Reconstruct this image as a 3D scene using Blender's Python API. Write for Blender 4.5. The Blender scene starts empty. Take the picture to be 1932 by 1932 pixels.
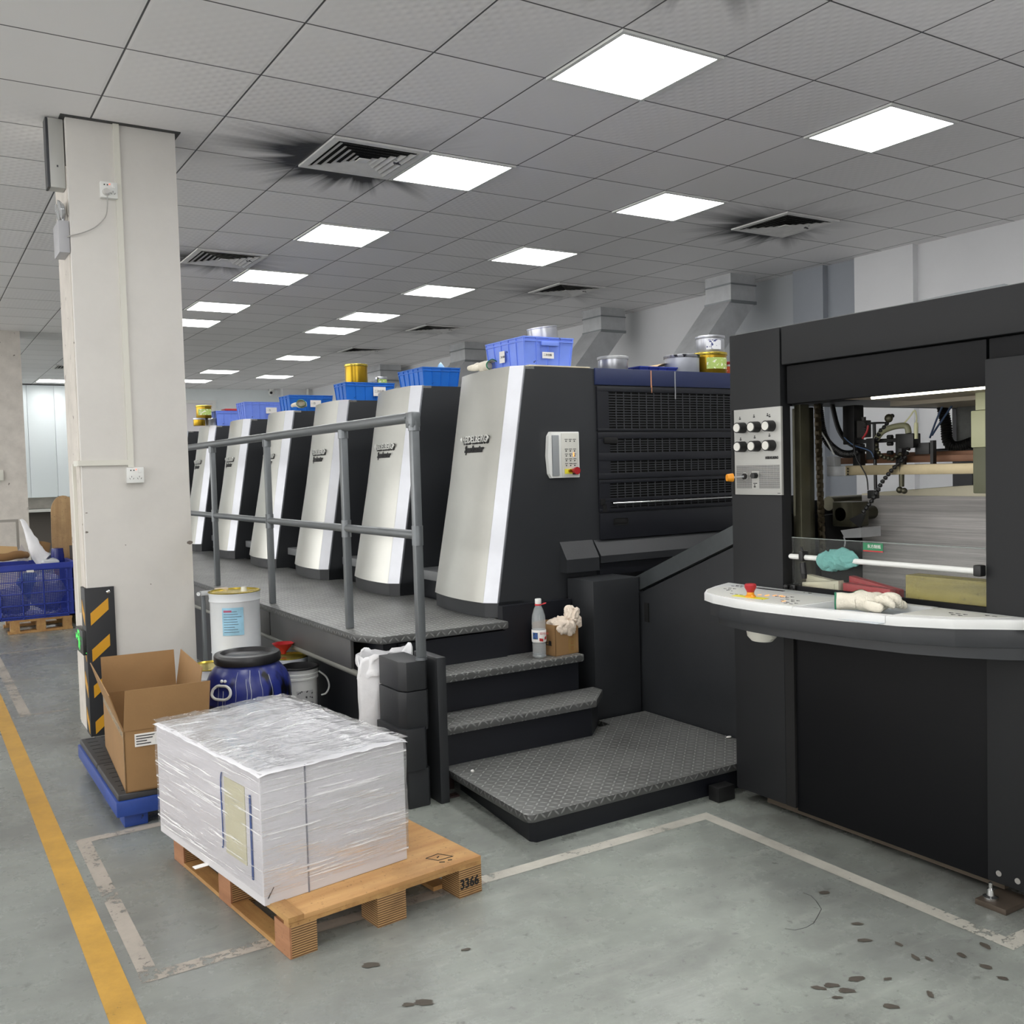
import bpy, bmesh, math, random
from mathutils import Vector, Matrix, Euler, noise
random.seed(7)
S = bpy.context.scene
COL = S.collection
PI = math.pi

# ------------------------------------------------------------------ camera
cam_d = bpy.data.cameras.new('camera')
cam = bpy.data.objects.new('camera', cam_d)
COL.objects.link(cam)
ya, pi_, ro = -0.556506202, 1.52631090, -0.0276038377
cam.matrix_world = (Matrix.Translation((-2.69136, -3.31813, 1.37)) @ Matrix.Rotation(ya, 4, 'Z')
                    @ Matrix.Rotation(pi_, 4, 'X') @ Matrix.Rotation(ro, 4, 'Z'))
cam_d.sensor_width = 36
cam_d.lens = 1826.34 / 1932 * 36
cam_d.clip_start = 0.05
cam_d.clip_end = 200
S.camera = cam
# ------------------------------------------------------------------ world and exposure
w = bpy.data.worlds.new('world')
S.world = w
w.use_nodes = True
w.node_tree.nodes['Background'].inputs[0].default_value = (1.0, 0.985, 0.96, 1)
w.node_tree.nodes['Background'].inputs[1].default_value = 8.0
LAMP = 31.0
S.view_settings.view_transform = 'Standard'
S.view_settings.look = 'None'
S.view_settings.exposure = -0.9
S.view_settings.gamma = 1

CEIL = 3.246

# ------------------------------------------------------------------ helpers
def lin(c):
    return tuple(((v / 255) / 12.92 if v / 255 <= 0.04045 else ((v / 255 + 0.055) / 1.055) ** 2.4) for v in c)

MATS = {}
def M(name, col, rough=.5, metal=0., var=.0, vs=4., bump=0., bs=60., spec=None, emit=None, es=1., stretch=(1, 1, 1), alpha=None, trans=0., coat=0., spots=None):
    """procedural principled material; col in sRGB 0-255; var = tonal mottling; spots = (colour, scale, threshold)"""
    if name in MATS:
        return MATS[name]
    m = bpy.data.materials.new(name)
    MATS[name] = m
    m.use_nodes = True
    nt = m.node_tree
    b = nt.nodes['Principled BSDF']
    c = lin(col)
    b.inputs['Base Color'].default_value = (*c, 1)
    b.inputs['Roughness'].default_value = rough
    b.inputs['Metallic'].default_value = metal
    if spec is not None: b.inputs['Specular IOR Level'].default_value = spec
    if trans: b.inputs['Transmission Weight'].default_value = trans
    if coat: b.inputs['Coat Weight'].default_value = coat
    if emit:
        b.inputs['Emission Color'].default_value = (*lin(emit), 1)
        b.inputs['Emission Strength'].default_value = es
    if alpha is not None: b.inputs['Alpha'].default_value = alpha
    if var or bump or spots:
        tc = nt.nodes.new('ShaderNodeTexCoord')
        mp = nt.nodes.new('ShaderNodeMapping')
        mp.inputs['Scale'].default_value = stretch
        nt.links.new(tc.outputs['Object'], mp.inputs[0])
    last = None
    if var:
        n = nt.nodes.new('ShaderNodeTexNoise')
        n.inputs['Scale'].default_value = vs
        n.inputs['Detail'].default_value = 7
        n.inputs['Roughness'].default_value = .65
        nt.links.new(mp.outputs[0], n.inputs['Vector'])
        r = nt.nodes.new('ShaderNodeValToRGB')
        r.color_ramp.elements[0].position = .3
        r.color_ramp.elements[1].position = .7
        r.color_ramp.elements[0].color = (*[v * (1 - var) for v in c], 1)
        r.color_ramp.elements[1].color = (*[min(1, v * (1 + var)) for v in c], 1)
        nt.links.new(n.outputs[0], r.inputs[0])
        last = r.outputs[0]
        mr = nt.nodes.new('ShaderNodeMapRange')
        mr.inputs['To Min'].default_value = max(0, rough - .12 * min(1, var * 3))
        mr.inputs['To Max'].default_value = min(1, rough + .12 * min(1, var * 3))
        nt.links.new(n.outputs[0], mr.inputs[0])
        nt.links.new(mr.outputs[0], b.inputs['Roughness'])
    if spots:
        sc, ss, th = spots
        n = nt.nodes.new('ShaderNodeTexNoise')
        n.inputs['Scale'].default_value = ss
        n.inputs['Detail'].default_value = 3
        nt.links.new(mp.outputs[0], n.inputs['Vector'])
        r = nt.nodes.new('ShaderNodeMapRange')
        r.inputs['From Min'].default_value = th
        r.inputs['From Max'].default_value = th + .04
        nt.links.new(n.outputs[0], r.inputs[0])
        mx = nt.nodes.new('ShaderNodeMix')
        mx.data_type = 'RGBA'
        nt.links.new(r.outputs[0], mx.inputs[0])
        if last: nt.links.new(last, mx.inputs[6])
        else: mx.inputs[6].default_value = (*c, 1)
        mx.inputs[7].default_value = (*lin(sc), 1)
        last = mx.outputs[2]
    if last: nt.links.new(last, b.inputs['Base Color'])
    if bump:
        n = nt.nodes.new('ShaderNodeTexNoise')
        n.inputs['Scale'].default_value = bs
        n.inputs['Detail'].default_value = 4
        nt.links.new(mp.outputs[0], n.inputs['Vector'])
        bp = nt.nodes.new('ShaderNodeBump')
        bp.inputs['Strength'].default_value = bump
        bp.inputs['Distance'].default_value = .01
        nt.links.new(n.outputs[0], bp.inputs['Height'])
        nt.links.new(bp.outputs[0], b.inputs['Normal'])
    return m

class G:
    """small node-graph helper"""
    def __init__(self, m):
        self.nt = m.node_tree
    def n(self, t, **kw):
        x = self.nt.nodes.new(t)
        for k, v in kw.items():
            setattr(x, k, v)
        return x
    def link(self, a, b): self.nt.links.new(a, b)
    def m(self, op, a, b=None, c=None, clamp=False):
        x = self.nt.nodes.new('ShaderNodeMath')
        x.operation = op
        x.use_clamp = clamp
        for i, v in enumerate((a, b, c)):
            if v is None: continue
            if isinstance(v, (int, float)): x.inputs[i].default_value = v
            else: self.nt.links.new(v, x.inputs[i])
        return x.outputs[0]
    def noise(self, vec, s, d=4, r=.5):
        x = self.n('ShaderNodeTexNoise')
        x.inputs['Scale'].default_value = s
        x.inputs['Detail'].default_value = d
        x.inputs['Roughness'].default_value = r
        self.link(vec, x.inputs['Vector'])
        return x.outputs[0]
    def rng(self, v, a, b, c=0., d=1.):
        x = self.n('ShaderNodeMapRange')
        self.link(v, x.inputs[0])
        x.inputs[1].default_value = a; x.inputs[2].default_value = b
        x.inputs[3].default_value = c; x.inputs[4].default_value = d
        return x.outputs[0]
    def mix(self, f, a, b):
        x = self.n('ShaderNodeMix', data_type='RGBA')
        if isinstance(f, float): x.inputs[0].default_value = f
        else: self.link(f, x.inputs[0])
        for i, v in ((6, a), (7, b)):
            if isinstance(v, tuple): x.inputs[i].default_value = (*v, 1)
            else: self.link(v, x.inputs[i])
        return x.outputs[2]
    def bump(self, h, st, dist, nrm=None):
        x = self.n('ShaderNodeBump')
        x.inputs['Strength'].default_value = st
        x.inputs['Distance'].default_value = dist
        self.link(h, x.inputs['Height'])
        if nrm: self.link(nrm, x.inputs['Normal'])
        return x.outputs[0]

class B:
    """mesh builder"""
    def __init__(self): self.bm = bmesh.new()
    def box(self, x0, x1, y0, y1, z0, z1, bev=0., mi=0, rot=None, seg=2):
        bm = self.bm
        vs = bmesh.ops.create_cube(bm, size=1)['verts']
        c = Vector(((x0 + x1) / 2, (y0 + y1) / 2, (z0 + z1) / 2))
        for v in vs:
            v.co = Vector((v.co.x * (x1 - x0), v.co.y * (y1 - y0), v.co.z * (z1 - z0)))
        fs = set(f for v in vs for f in v.link_faces)
        for f in fs: f.material_index = mi
        if bev:
            es = list(set(e for v in vs for e in v.link_edges))
            r = bmesh.ops.bevel(bm, geom=es, offset=bev, segments=seg, affect='EDGES', profile=.6)
            vs = list(set(list(v for f in r['faces'] for v in f.verts)))
            allf = set(f for v in vs for f in v.link_faces)
            vs = list(set(v for f in allf for v in f.verts))
            for f in allf: f.material_index = mi
        if rot is not None:
            for v in vs: v.co = rot @ v.co
        for v in vs: v.co += c
        return self
    def prism(self, pts, axis, a, b, mi=0, bev=0.):
        """polygon pts (2-D) extruded along axis from a to b. axis x: pts=(y,z); y: (x,z); z: (x,y)"""
        bm = self.bm
        def P(p, t):
            if axis == 'x': return (t, p[0], p[1])
            if axis == 'y': return (p[0], t, p[1])
            return (p[0], p[1], t)
        A = [bm.verts.new(P(p, a)) for p in pts]
        Bv = [bm.verts.new(P(p, b)) for p in pts]
        fs = [bm.faces.new(A), bm.faces.new(Bv[::-1])]
        n = len(pts)
        for i in range(n):
            fs.append(bm.faces.new((A[i], Bv[i], Bv[(i + 1) % n], A[(i + 1) % n])))
        for f in fs: f.material_index = mi
        bmesh.ops.recalc_face_normals(bm, faces=fs)
        if bev:
            es = list(set(e for f in fs for e in f.edges))
            bmesh.ops.bevel(bm, geom=es, offset=bev, segments=2, affect='EDGES', profile=.6)
        return self
    def quad(self, *pts, mi=0):
        f = self.bm.faces.new([self.bm.verts.new(p) for p in pts])
        f.material_index = mi
        return self
    def cyl(self, p0, p1, r0, r1=None, seg=24, mi=0, cap=True):
        r1 = r0 if r1 is None else r1
        p0 = Vector(p0); p1 = Vector(p1)
        d = (p1 - p0).normalized()
        u = d.orthogonal().normalized(); v = d.cross(u)
        bm = self.bm
        ra = []; rb = []
        for i in range(seg):
            a = 2 * PI * i / seg
            o = u * math.cos(a) + v * math.sin(a)
            ra.append(bm.verts.new(p0 + o * r0)); rb.append(bm.verts.new(p1 + o * r1))
        fs = []
        for i in range(seg):
            fs.append(bm.faces.new((ra[i], ra[(i + 1) % seg], rb[(i + 1) % seg], rb[i])))
        if cap:
            fs.append(bm.faces.new(ra[::-1])); fs.append(bm.faces.new(rb))
        for f in fs: f.material_index = mi
        return self
    def lathe(self, prof, c=(0, 0, 0), seg=32, mi=0, sx=1., sy=1., rot=None):
        bm = self.bm
        rings = []
        c = Vector(c)
        for r, z in prof:
            if r < 1e-5:
                v = Vector((0, 0, z))
                if rot is not None: v = rot @ v
                rings.append([bm.verts.new(v + c)])
            else:
                ring = []
                for i in range(seg):
                    a = 2 * PI * i / seg
                    v = Vector((math.cos(a) * r * sx, math.sin(a) * r * sy, z))
                    if rot is not None: v = rot @ v
                    ring.append(bm.verts.new(v + c))
                rings.append(ring)
        for k in range(len(rings) - 1):
            A, Bq = rings[k], rings[k + 1]
            for i in range(seg):
                j = (i + 1) % seg
                if len(A) == 1 and len(Bq) == 1: continue
                if len(A) == 1: f = bm.faces.new((A[0], Bq[i], Bq[j]))
                elif len(Bq) == 1: f = bm.faces.new((A[i], A[j], Bq[0]))
                else: f = bm.faces.new((A[i], A[j], Bq[j], Bq[i]))
                f.material_index = mi
        return self
    def tube(self, pts, r, seg=10, mi=0, smooth=True, ring=None, closed=False):
        """tube along a polyline (Catmull-Rom smoothed); ring=(pitch, amp) corrugates"""
        P = [Vector(p) for p in pts]
        if smooth and len(P) > 2:
            Q = []
            n = len(P)
            for i in range(n - 1):
                p0 = P[max(i - 1, 0)]; p1 = P[i]; p2 = P[i + 1]; p3 = P[min(i + 2, n - 1)]
                for k in range(6):
                    t = k / 6
                    Q.append(.5 * ((2 * p1) + (-p0 + p2) * t + (2 * p0 - 5 * p1 + 4 * p2 - p3) * t * t + (-p0 + 3 * p1 - 3 * p2 + p3) * t ** 3))
            Q.append(P[-1]); P = Q
        if ring:
            Q = [P[0]]; 
            step = ring[0] / 2
            acc = 0
            for a, b_ in zip(P, P[1:]):
                L = (b_ - a).length
                while acc + step <= L:
                    acc += step
                    Q.append(a.lerp(b_, acc / L))
                acc -= L
            P = Q
        bm = self.bm
        rings = []
        u = None
        for i, p in enumerate(P):
            d = (P[min(i + 1, len(P) - 1)] - P[max(i - 1, 0)])
            if d.length < 1e-9: d = Vector((0, 0, 1))
            d.normalize()
            if u is None: u = d.orthogonal().normalized()
            else:
                u = (u - d * u.dot(d))
                u = u.normalized() if u.length > 1e-6 else d.orthogonal().normalized()
            v = d.cross(u)
            rr = r if not callable(r) else r(i / max(1, len(P) - 1))
            if ring and i % 2: rr += ring[1]
            rings.append([bm.verts.new(p + (u * math.cos(2 * PI * k / seg) + v * math.sin(2 * PI * k / seg)) * rr) for k in range(seg)])
        for A, Bq in zip(rings, rings[1:]):
            for i in range(seg):
                j = (i + 1) % seg
                f = bm.faces.new((A[i], A[j], Bq[j], Bq[i])); f.material_index = mi
        for rg in (rings[0][::-1], rings[-1]):
            f = bm.faces.new(rg); f.material_index = mi
        return self
    def ball(self, c, r, mi=0, sx=1, sy=1, sz=1, sub=2):
        vs = bmesh.ops.create_icosphere(self.bm, subdivisions=sub, radius=1)['verts']
        for v in vs: v.co = Vector((v.co.x * r * sx, v.co.y * r * sy, v.co.z * r * sz)) + Vector(c)
        for f in set(f for v in vs for f in v.link_faces): f.material_index = mi
        return self
    def folds(self, amp, sc, seed=0.):
        for v in self.bm.verts: v.normal_update() if False else None
        self.bm.normal_update()
        mv = []
        for v in self.bm.verts:
            p = v.co * sc + Vector((seed, seed, seed))
            q = p + noise.noise_vector(p * .6) * 1.2
            r = 1 - abs(noise.noise(q)) * 2.2
            r2 = 1 - abs(noise.noise(q * 2.3)) * 2.2
            mv.append(v.normal * amp * (r + .45 * r2))
        for v, m_ in zip(self.bm.verts, mv): v.co += m_
        return self
    def crumple(self, amp, sc, seed=0.):
        for v in self.bm.verts:
            n = noise.noise_vector(v.co * sc + Vector((seed, seed * 2, seed)))
            v.co += n * amp
        return self
    def grid(self, o, du, dv, nu, nv, fn=None, mi=0):
        o = Vector(o); du = Vector(du); dv = Vector(dv)
        g = []
        for i in range(nu + 1):
            row = []
            for j in range(nv + 1):
                p = o + du * (i / nu) + dv * (j / nv)
                if fn: p = fn(p, i / nu, j / nv)
                row.append(self.bm.verts.new(p))
            g.append(row)
        for i in range(nu):
            for j in range(nv):
                f = self.bm.faces.new((g[i][j], g[i + 1][j], g[i + 1][j + 1], g[i][j + 1])); f.material_index = mi
        return self
    def build(self, name, mats, parent=None, flat=False, local=False, ang=35, norm=True):
        bm = self.bm
        if norm: bmesh.ops.recalc_face_normals(bm, faces=bm.faces[:])
        if parent is not None and not local:
            mw = world_of(parent).inverted()
            bm.transform(mw)
        me = bpy.data.meshes.new(name)
        bm.to_mesh(me); bm.free()
        if not isinstance(mats, (list, tuple)): mats = [mats]
        for m in mats: me.materials.append(m)
        if not flat:
            me.polygons.foreach_set('use_smooth', [True] * len(me.polygons))
            me.set_sharp_from_angle(angle=math.radians(ang))
        o = bpy.data.objects.new(name, me)
        COL.objects.link(o)
        if parent is not None: o.parent = parent
        return o

def world_of(o):
    m = o.matrix_basis.copy()
    while o.parent is not None:
        o = o.parent
        m = o.matrix_basis @ m
    return m

def thing(name, label, cat, loc=(0, 0, 0), rz=0., group=None):
    o = bpy.data.objects.new(name, None)
    o.empty_display_size = .05
    COL.objects.link(o)
    o.location = loc
    o.rotation_euler = (0, 0, rz)
    return tag(o, label, cat, group)

def tag(o, label, cat, group=None):
    o['label'] = label; o['category'] = cat
    if group: o['group'] = group
    return o

def struct(o):
    o['kind'] = 'structure'
    return o

def kids(o): return [c for c in list(COL.objects) if c.parent == o]

def dup(o, parent=None):
    c = o.copy(); COL.objects.link(c); c.parent = parent
    for ch in kids(o): dup(ch, c)
    return c

def settle(o):
    """move the origin of a single-mesh thing to the middle of its base"""
    me = o.data
    xs = [v.co.x for v in me.vertices]; ys = [v.co.y for v in me.vertices]; zs = [v.co.z for v in me.vertices]
    c = Vector(((min(xs) + max(xs)) / 2, (min(ys) + max(ys)) / 2, min(zs)))
    me.transform(Matrix.Translation(-c)); o.location = c
    return o

def text(name, s, size, mat, loc, xdir, up, parent=None, depth=.001, shear=0., bold=0., align='LEFT', squash=1., width=None):
    cu = bpy.data.curves.new(name, 'FONT')
    cu.body = s; cu.size = size; cu.extrude = depth; cu.shear = shear; cu.offset = bold
    cu.align_x = align; cu.resolution_u = 2
    o = bpy.data.objects.new(name + '_curve', cu)
    me = bpy.data.meshes.new_from_object(o)
    me.name = name
    bpy.data.objects.remove(o)
    bpy.data.curves.remove(cu)
    if width:
        xs_ = [v.co.x for v in me.vertices]; squash = width / (max(xs_) - min(xs_))
    X = Vector(xdir).normalized(); U = Vector(up); U = (U - X * U.dot(X)).normalized(); N = X.cross(U)
    mt = Matrix((X, U, N)).transposed().to_4x4()
    me.transform(Matrix.Translation(Vector(loc)) @ mt @ Matrix.Diagonal((squash, 1, 1, 1)))
    if parent is not None: me.transform(world_of(parent).inverted())
    me.materials.clear(); me.materials.append(mat)
    ob = bpy.data.objects.new(name, me)
    COL.objects.link(ob)
    if parent is not None: ob.parent = parent
    return ob

# ------------------------------------------------------------------ special materials
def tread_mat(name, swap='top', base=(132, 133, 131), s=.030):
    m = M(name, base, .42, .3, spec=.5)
    g = G(m)
    b = g.nt.nodes['Principled BSDF']
    tc = g.n('ShaderNodeTexCoord'); sp = g.n('ShaderNodeSeparateXYZ')
    g.link(tc.outputs['Object'], sp.inputs[0])
    X, Y, Z = sp.outputs
    if swap == 'top': U, V = X, Y
    elif swap == 'front': U, V = X, Z
    else: U, V = Y, Z
    u = g.m('DIVIDE', U, s); v = g.m('DIVIDE', V, s)
    iu = g.m('FLOOR', u); iv = g.m('FLOOR', v)
    par = g.m('ABSOLUTE', g.m('MODULO', g.m('ADD', iu, iv), 2))
    fu = g.m('SUBTRACT', g.m('SUBTRACT', u, iu), .5); fv = g.m('SUBTRACT', g.m('SUBTRACT', v, iv), .5)
    p = g.m('MULTIPLY', g.m('ADD', fu, fv), .7071); q = g.m('MULTIPLY', g.m('SUBTRACT', fu, fv), .7071)
    d = g.m('SUBTRACT', q, p)
    P = g.m('MULTIPLY_ADD', d, par, p); Q = g.m('MULTIPLY_ADD', d, g.m('MULTIPLY', par, -1), q)
    a = g.m('POWER', g.m('ABSOLUTE', g.m('DIVIDE', P, .50)), 2); c = g.m('POWER', g.m('ABSOLUTE', g.m('DIVIDE', Q, .15)), 2)
    h = g.m('SUBTRACT', 1, g.m('ADD', a, c), clamp=True)
    h = g.m('POWER', h, .6)
    n1 = g.noise(tc.outputs['Object'], 3., 6, .6)
    n2 = g.noise(tc.outputs['Object'], 60., 3, .5)
    base_l = lin(base)
    dark = tuple(v_ * .55 for v_ in base_l)
    cc = g.mix(g.rng(n1, .3, .7), dark, base_l)
    cc = g.mix(g.m('MULTIPLY', h, .7), cc, tuple(min(1, v_ * 2.1) for v_ in base_l))  # raised lozenges paler: wear, plus a highlight painted into the colour
    g.link(cc, b.inputs['Base Color'])
    g.link(g.rng(n2, .3, .7, .34, .5), b.inputs['Roughness'])
    g.link(g.bump(h, .9, .0022), b.inputs['Normal'])
    return m

def floor_mat():
    m = M('floor_epoxy', (120, 126, 122), .4)
    g = G(m); b = g.nt.nodes['Principled BSDF']
    tc = g.n('ShaderNodeTexCoord'); o = tc.outputs['Object']
    n1 = g.noise(o, .9, 8, .62)
    n2 = g.noise(o, 5., 8, .7)
    n3 = g.noise(o, 26., 4, .6)
    mp = g.n('ShaderNodeMapping'); mp.inputs['Scale'].default_value = (1.2, 7, 1); mp.inputs['Rotation'].default_value = (0, 0, .5)
    g.link(o, mp.inputs[0])
    n4 = g.noise(mp.outputs[0], 2.2, 8, .7)
    c = g.mix(g.rng(n1, .35, .65), lin((128, 131, 127)), lin((172, 179, 171)))
    c = g.mix(g.m('MULTIPLY', g.rng(n2, .48, .75), .55), c, lin((108, 109, 106)))
    c = g.mix(g.m('MULTIPLY', g.rng(n4, .52, .72), .35), c, lin((190, 193, 186)))
    c = g.mix(g.m('MULTIPLY', g.rng(n3, .62, .70), .5), c, lin((70, 68, 65)))
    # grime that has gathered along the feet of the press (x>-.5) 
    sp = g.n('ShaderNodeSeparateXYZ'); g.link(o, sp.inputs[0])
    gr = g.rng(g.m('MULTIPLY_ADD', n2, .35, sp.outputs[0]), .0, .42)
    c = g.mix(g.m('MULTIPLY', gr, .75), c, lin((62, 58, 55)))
    lf = g.rng(g.m('MULTIPLY_ADD', n1, .8, g.m('MULTIPLY', sp.outputs[0], -1)), 1.6, 2.5)
    c = g.mix(g.m('MULTIPLY', lf, .55), c, lin((104, 105, 105)))
    g.link(c, b.inputs['Base Color'])
    g.link(g.rng(n2, .3, .75, .17, .42), b.inputs['Roughness'])
    hb = g.m('ADD', g.m('MULTIPLY', n4, .5), g.m('MULTIPLY', n1, .8))
    g.link(g.bump(hb, .35, .01), b.inputs['Normal'])
    return m

def paint_mat(name, col, wear):
    m = M(name, col, .5)
    g = G(m); b = g.nt.nodes['Principled BSDF']
    tc = g.n('ShaderNodeTexCoord'); o = tc.outputs['Object']
    n = g.noise(o, 3.5, 9, .75); n2 = g.noise(o, 40., 4, .7); n3 = g.noise(o, 1.7, 6, .6)
    c = g.mix(g.rng(n, .35, .7), lin(col), tuple(v * .62 for v in lin(col)))
    g.link(c, b.inputs['Base Color'])
    k = g.m('ADD', g.m('MULTIPLY', n, .5), g.m('ADD', g.m('MULTIPLY', n2, .35), g.m('MULTIPLY', n3, .25)))
    g.link(g.rng(k, wear, wear + .03, 1., .0), b.inputs['Alpha'])
    return m

VENTS = [(-.3, 2.1, 1.9), (-.3, 5.1, 1.1), (3.3, 2.1, 1.5), (3.3, 5.1, .8), (3.3, 8.1, .6), (3.3, 10.5, .4), (-.3, -.9, 2.2), (-.3, 14.1, .1)]
def ceiling_mat():
    m = M('ceiling_tiles', (222, 221, 222), .55)
    g = G(m); b = g.nt.nodes['Principled BSDF']
    tc = g.n('ShaderNodeTexCoord'); o = tc.outputs['Object']
    sp = g.n('ShaderNodeSeparateXYZ'); g.link(o, sp.inputs[0])
    def edge(ax):
        t = g.m('DIVIDE', ax, .6)
        f = g.m('ABSOLUTE', g.m('SUBTRACT', g.m('SUBTRACT', t, g.m('FLOOR', t)), .5))
        return g.m('SUBTRACT', .5, f)     # 0 at the line
    e = g.m('MINIMUM', edge(sp.outputs[0]), edge(sp.outputs[1]))
    line = g.rng(e, .0055, .009, 1., 0.)
    lip = g.rng(e, .013, .03, 0., 1.)
    wn = g.noise(o, .7, 3, .5)
    # per tile tone
    vt = g.n('ShaderNodeTexWhiteNoise', noise_dimensions='3D')
    vm = g.n('ShaderNodeVectorMath', operation='DIVIDE'); vm.inputs[1].default_value = (.6, .6, 100); g.link(o, vm.inputs[0])
    vf = g.n('ShaderNodeVectorMath', operation='FLOOR'); g.link(vm.outputs[0], vf.inputs[0]); g.link(vf.outputs[0], vt.inputs['Vector'])
    c = g.mix(vt.outputs[0], lin((238, 236, 236)), lin((245, 243, 243)))
    tot = None
    for (vx, vy, st) in VENTS:
        d = g.n('ShaderNodeVectorMath', operation='SUBTRACT'); d.inputs[1].default_value = (vx, vy, CEIL)
        g.link(o, d.inputs[0])
        ln = g.n('ShaderNodeVectorMath', operation='LENGTH'); g.link(d.outputs[0], ln.inputs[0])
        nr = g.n('ShaderNodeVectorMath', operation='NORMALIZE'); g.link(d.outputs[0], nr.inputs[0])
        rad = g.noise(nr.outputs[0], 2.4, 3, .6)
        fine = g.noise(nr.outputs[0], 14., 2, .6)
        r = g.m('ADD', g.m('MULTIPLY', g.rng(rad, .30, .74), .85), g.m('MULTIPLY', g.rng(fine, .35, .7), .12))
        s_ = g.m('SUBTRACT', 1, g.m('DIVIDE', g.m('SUBTRACT', ln.outputs['Value'], .27), g.m('ADD', r, .06)), clamp=True)
        dt = g.n('ShaderNodeVectorMath', operation='DOT_PRODUCT'); dt.inputs[1].default_value = (-.35, .85, 0); g.link(nr.outputs[0], dt.inputs[0])
        s_ = g.m('MULTIPLY', g.m('MULTIPLY', g.m('POWER', s_, 1.7), g.rng(dt.outputs['Value'], -.5, .6, .22, 1.15)), st)
        tot = s_ if tot is None else g.m('MAXIMUM', tot, s_)
    c = g.mix(g.m('MULTIPLY', tot, .97, clamp=True), c, lin((26, 26, 30)))
    c = g.mix(line, c, lin((70, 70, 72)))
    g.link(c, b.inputs['Base Color'])
    # embossed pattern of the metal tiles
    w1 = g.n('ShaderNodeTexWave', wave_type='BANDS'); w1.inputs['Scale'].default_value = 9.; g.link(o, w1.inputs[0])
    w1.inputs['Distortion'].default_value = 0
    w1.bands_direction = 'DIAGONAL'
    mp = g.n('ShaderNodeMapping'); mp.inputs['Rotation'].default_value = (0, 0, PI / 2); g.link(o, mp.inputs[0])
    w2 = g.n('ShaderNodeTexWave', wave_type='BANDS'); w2.inputs['Scale'].default_value = 9.; g.link(mp.outputs[0], w2.inputs[0])
    w2.bands_direction = 'DIAGONAL'
    hb = g.m('ADD', g.m('MULTIPLY', g.m('MULTIPLY', w1.outputs[0], w2.outputs[0]), g.rng(wn, .4, .6)), g.m('MULTIPLY', lip, .5))
    g.link(g.bump(hb, .35, .004), b.inputs['Normal'])
    return m

def wood_mat(name, c1, c2, ax='x', sc=1.):
    m = M(name, c1, .55)
    g = G(m); b = g.nt.nodes['Principled BSDF']
    tc = g.n('ShaderNodeTexCoord'); mp = g.n('ShaderNodeMapping')
    mp.inputs['Scale'].default_value = {'x': (1.2 * sc, 14 * sc, 14 * sc), 'y': (14 * sc, 1.2 * sc, 14 * sc), 'z': (14 * sc, 14 * sc, 1.2 * sc)}[ax]
    g.link(tc.outputs['Object'], mp.inputs[0])
    n = g.noise(mp.outputs[0], 1.6, 8, .6); n2 = g.noise(tc.outputs['Object'], 4., 6, .65); n3 = g.noise(tc.outputs['Object'], 90, 2, .5)
    c = g.mix(g.rng(n, .3, .7), lin(c1), lin(c2))
    c = g.mix(g.m('MULTIPLY', g.rng(n2, .5, .72), .45), c, tuple(v * .5 for v in lin(c2)))
    c = g.mix(g.m('MULTIPLY', g.rng(n3, .66, .7), .5), c, tuple(v * .35 for v in lin(c2)))
    g.link(c, b.inputs['Base Color'])
    g.link(g.bump(n, .2, .003), b.inputs['Normal'])
    return m

def ply_mat(name):
    """laminated plywood edge: fine horizontal layers"""
    m = M(name, (168, 128, 84), .6)
    g = G(m); b = g.nt.nodes['Principled BSDF']
    tc = g.n('ShaderNodeTexCoord'); sp = g.n('ShaderNodeSeparateXYZ'); g.link(tc.outputs['Object'], sp.inputs[0])
    n = g.noise(tc.outputs['Object'], 9., 5, .6)
    t = g.m('ADD', g.m('MULTIPLY', sp.outputs[2], 900.), g.m('MULTIPLY', n, 2.5))
    s = g.m('SINE', t)
    c = g.mix(g.rng(s, -.4, .6), lin((104, 74, 44)), lin((186, 148, 100)))
    c = g.mix(g.m('MULTIPLY', g.rng(n, .5, .7), .4), c, lin((90, 66, 44)))
    g.link(c, b.inputs['Base Color'])
    g.link(g.bump(s, .3, .001), b.inputs['Normal'])
    return m

def paper_edge_mat(name, col=(214, 211, 214), f=900., var=.16):
    m = M(name, col, .8)
    g = G(m); b = g.nt.nodes['Principled BSDF']
    tc = g.n('ShaderNodeTexCoord'); sp = g.n('ShaderNodeSeparateXYZ'); g.link(tc.outputs['Object'], sp.inputs[0])
    cb = g.n('ShaderNodeCombineXYZ')
    g.link(g.m('MULTIPLY', sp.outputs[0], .35), cb.inputs[0]); g.link(g.m('MULTIPLY', sp.outputs[1], .35), cb.inputs[1]); g.link(g.m('MULTIPLY', sp.outputs[2], 22), cb.inputs[2])
    n = g.noise(cb.outputs[0], 3., 8, .75)
    c = g.mix(g.rng(n, .35, .68), tuple(v * (1 - var * 1.6) for v in lin(col)), lin(col))
    g.link(c, b.inputs['Base Color'])
    g.link(g.bump(n, .12, .002), b.inputs['Normal'])
    return m

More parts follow.
